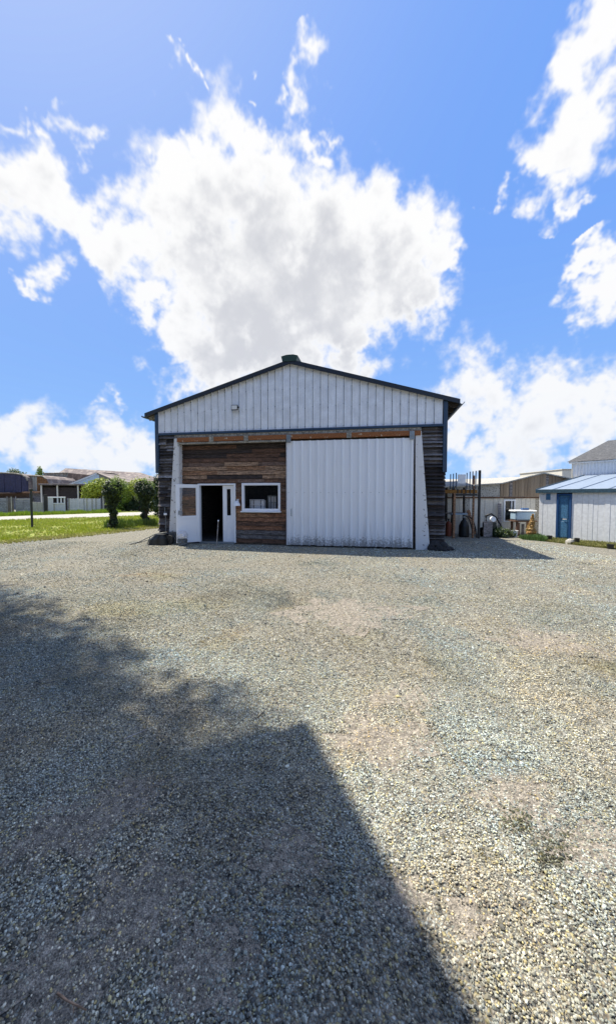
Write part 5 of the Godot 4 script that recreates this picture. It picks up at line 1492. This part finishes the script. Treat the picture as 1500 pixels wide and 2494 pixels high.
# a flat sheeted front made of upright strips under an outline, with a roof running back and a pale edge along the top
func hall_front(o: Node3D, outline: Array, strip: float, m: Material, edge: Material, deep: float) -> void:
	var poly := PackedVector2Array(outline)
	var lo := poly[0]
	var hi := poly[0]
	for p in poly:
		lo = lo.min(p); hi = hi.max(p)
	put("body", G.new().prism(poly, -deep, -0.08), M.far_roof, o)
	var x := lo.x
	while x < hi.x - 0.02:
		var s := PackedVector2Array([Vector2(x, lo.y - 1), Vector2(minf(x + strip - 0.03, hi.x), lo.y - 1), Vector2(minf(x + strip - 0.03, hi.x), hi.y + 1), Vector2(x, hi.y + 1)])
		for piece in Geometry2D.intersect_polygons(poly, s):
			put("panel", G.new().prism(piece, -0.07, rng.randf_range(-0.02, 0.02)), m, o)
		x += strip
	var top := []
	for p in outline:
		if p.y > lo.y + (hi.y - lo.y) * 0.55: top.append(Vector3(p.x, p.y, 0.05))
	if top.size() > 1: put("roof_edge", G.new().tube(top, 0.09, 0.09, 6), edge, o)

# ---------- what throws the shade across the yard, left of the view ----------
func make_shade() -> void:
	# a tall hall whose eave runs along the left of the yard
	var d := Vector3(0.33, 0, 0.944)
	var corner := Vector3(-4.10, 0, -5.95)
	var h := thing("tall_hall", "tall grey hall standing along the left side of the yard, outside the picture", "hall", corner, atan2(-d.z, d.x))
	# own x runs along the eave towards the viewer; own z points away from the yard
	put("yard_wall", G.new().box(Vector3(0.05, 0, 0.9), Vector3(15, 9.75, 1.05)), M.wood_slate, h)
	put("end_wall", G.new().prism(PackedVector2Array([Vector2(0.92, 0), Vector2(9.0, 0), Vector2(9.0, 9.85), Vector2(5.0, 10.8), Vector2(0.92, 9.85)]), 0.0, 0.15), M.wood_slate, h).transform = Transform3D(Basis(Vector3.UP, -PI / 2), Vector3(0.2, 0, 0))
	var r := G.new()
	r.face([Vector3(0, 9.78, 0), Vector3(15.3, 9.78, 0), Vector3(15.3, 10.9, 5), Vector3(0, 10.9, 5)], Vector3.UP)
	r.face([Vector3(0, 9.70, 0), Vector3(15.3, 9.70, 0), Vector3(15.3, 10.82, 5), Vector3(0, 10.82, 5)], Vector3.DOWN)
	r.face([Vector3(0, 9.70, 0), Vector3(15.3, 9.70, 0), Vector3(15.3, 9.78, 0), Vector3(0, 9.78, 0)], Vector3.FORWARD)
	r.face([Vector3(0, 9.72, 10), Vector3(15.3, 9.72, 10), Vector3(15.3, 10.9, 5), Vector3(0, 10.9, 5)], Vector3.UP)
	put("roof", r, M.roofing, h)
	put("far_wall", G.new().box(Vector3(0.05, 0, 8.95), Vector3(15, 9.85, 9.1)), M.wood_slate, h)
	# a tree beyond its end
	var t := thing("yard_tree", "tall leafy tree beyond the end of the tall hall, outside the picture", "tree", Vector3(-12.2, 0, -9.4))
	put("trunk", G.new().tube([Vector3(0, 0, 0), Vector3(0.1, 5.5, 0), Vector3(0.2, 11.0, 0.1), Vector3(0.3, 15.5, 0.1)], 0.36, 0.14, 10), M.bark, t)
	var lobes := []
	for q in [[-1.2, -2.35, 18.6, 1.0], [-2.4, -3.25, 19.0, 1.05], [-3.5, -4.1, 18.0, 1.1], [-4.8, -5.1, 17.2, 1.1], [-6.1, -6.1, 16.2, 1.1], [-2.9, -1.9, 19.8, 1.2], [-4.3, -2.8, 18.6, 1.3], [-5.6, -3.9, 17.5, 1.3], [-7.2, -4.8, 16.0, 1.3]]:
		lobes.append([Vector3(q[0] - 0.42 * q[2], q[2], q[1] - 0.33 * q[2]) - t.position, Vector3(q[3], q[3] * 1.25, q[3])])
	tree_limbs(t, Vector3(0.25, 13.5, 0.1), lobes, 0.10)
	put("crown", foliage(lobes.slice(0, 5), 6500, 0.085, 4747, 0.14), M.ivy_bright, t)
	put("inner_crown", foliage(lobes.slice(5), 12000, 0.085, 4748, 0.0), M.ivy_bright, t)

func _ready() -> void:
	# camera
	var cam := Camera3D.new()
	cam.name = "camera"
	cam.fov = 108.0
	cam.near = 0.05
	cam.far = 3000.0
	add_child(cam)
	cam.position = Vector3(0, 1.7, 0)
	cam.rotation.x = -atan(40.0 / 906.0)
	cam.current = true
	# sky, exposure
	var env := Environment.new()
	env.background_mode = Environment.BG_SKY
	env.sky = make_sky()
	env.tonemap_mode = Environment.TONE_MAPPER_LINEAR
	env.tonemap_exposure = 1.6
	env.sdfgi_enabled = true
	env.ssao_enabled = true
	env.ssil_enabled = true
	var we := WorldEnvironment.new()
	we.name = "world_environment"
	we.environment = env
	add_child(we)
	# sun: high, ahead and to the left
	var sun := DirectionalLight3D.new()
	sun.name = "sun"
	sun.light_energy = 1.6
	sun.light_color = Color(1.0, 0.97, 0.91)
	sun.light_angular_distance = 0.5
	sun.shadow_enabled = true
	add_child(sun)
	sun.look_at_from_position(SUN * 50.0, Vector3.ZERO, Vector3.UP)
	make_materials()
	mat("dark_stone", L(0.05, 0.048, 0.05), 0.95, T.rough, 2.0)
	make_ground()
	make_lawn_and_road()
	make_barn()
	make_right()
	make_left()
	make_shade()
	make_barn_fittings()
	make_dust()
	make_litter()
	make_stones()
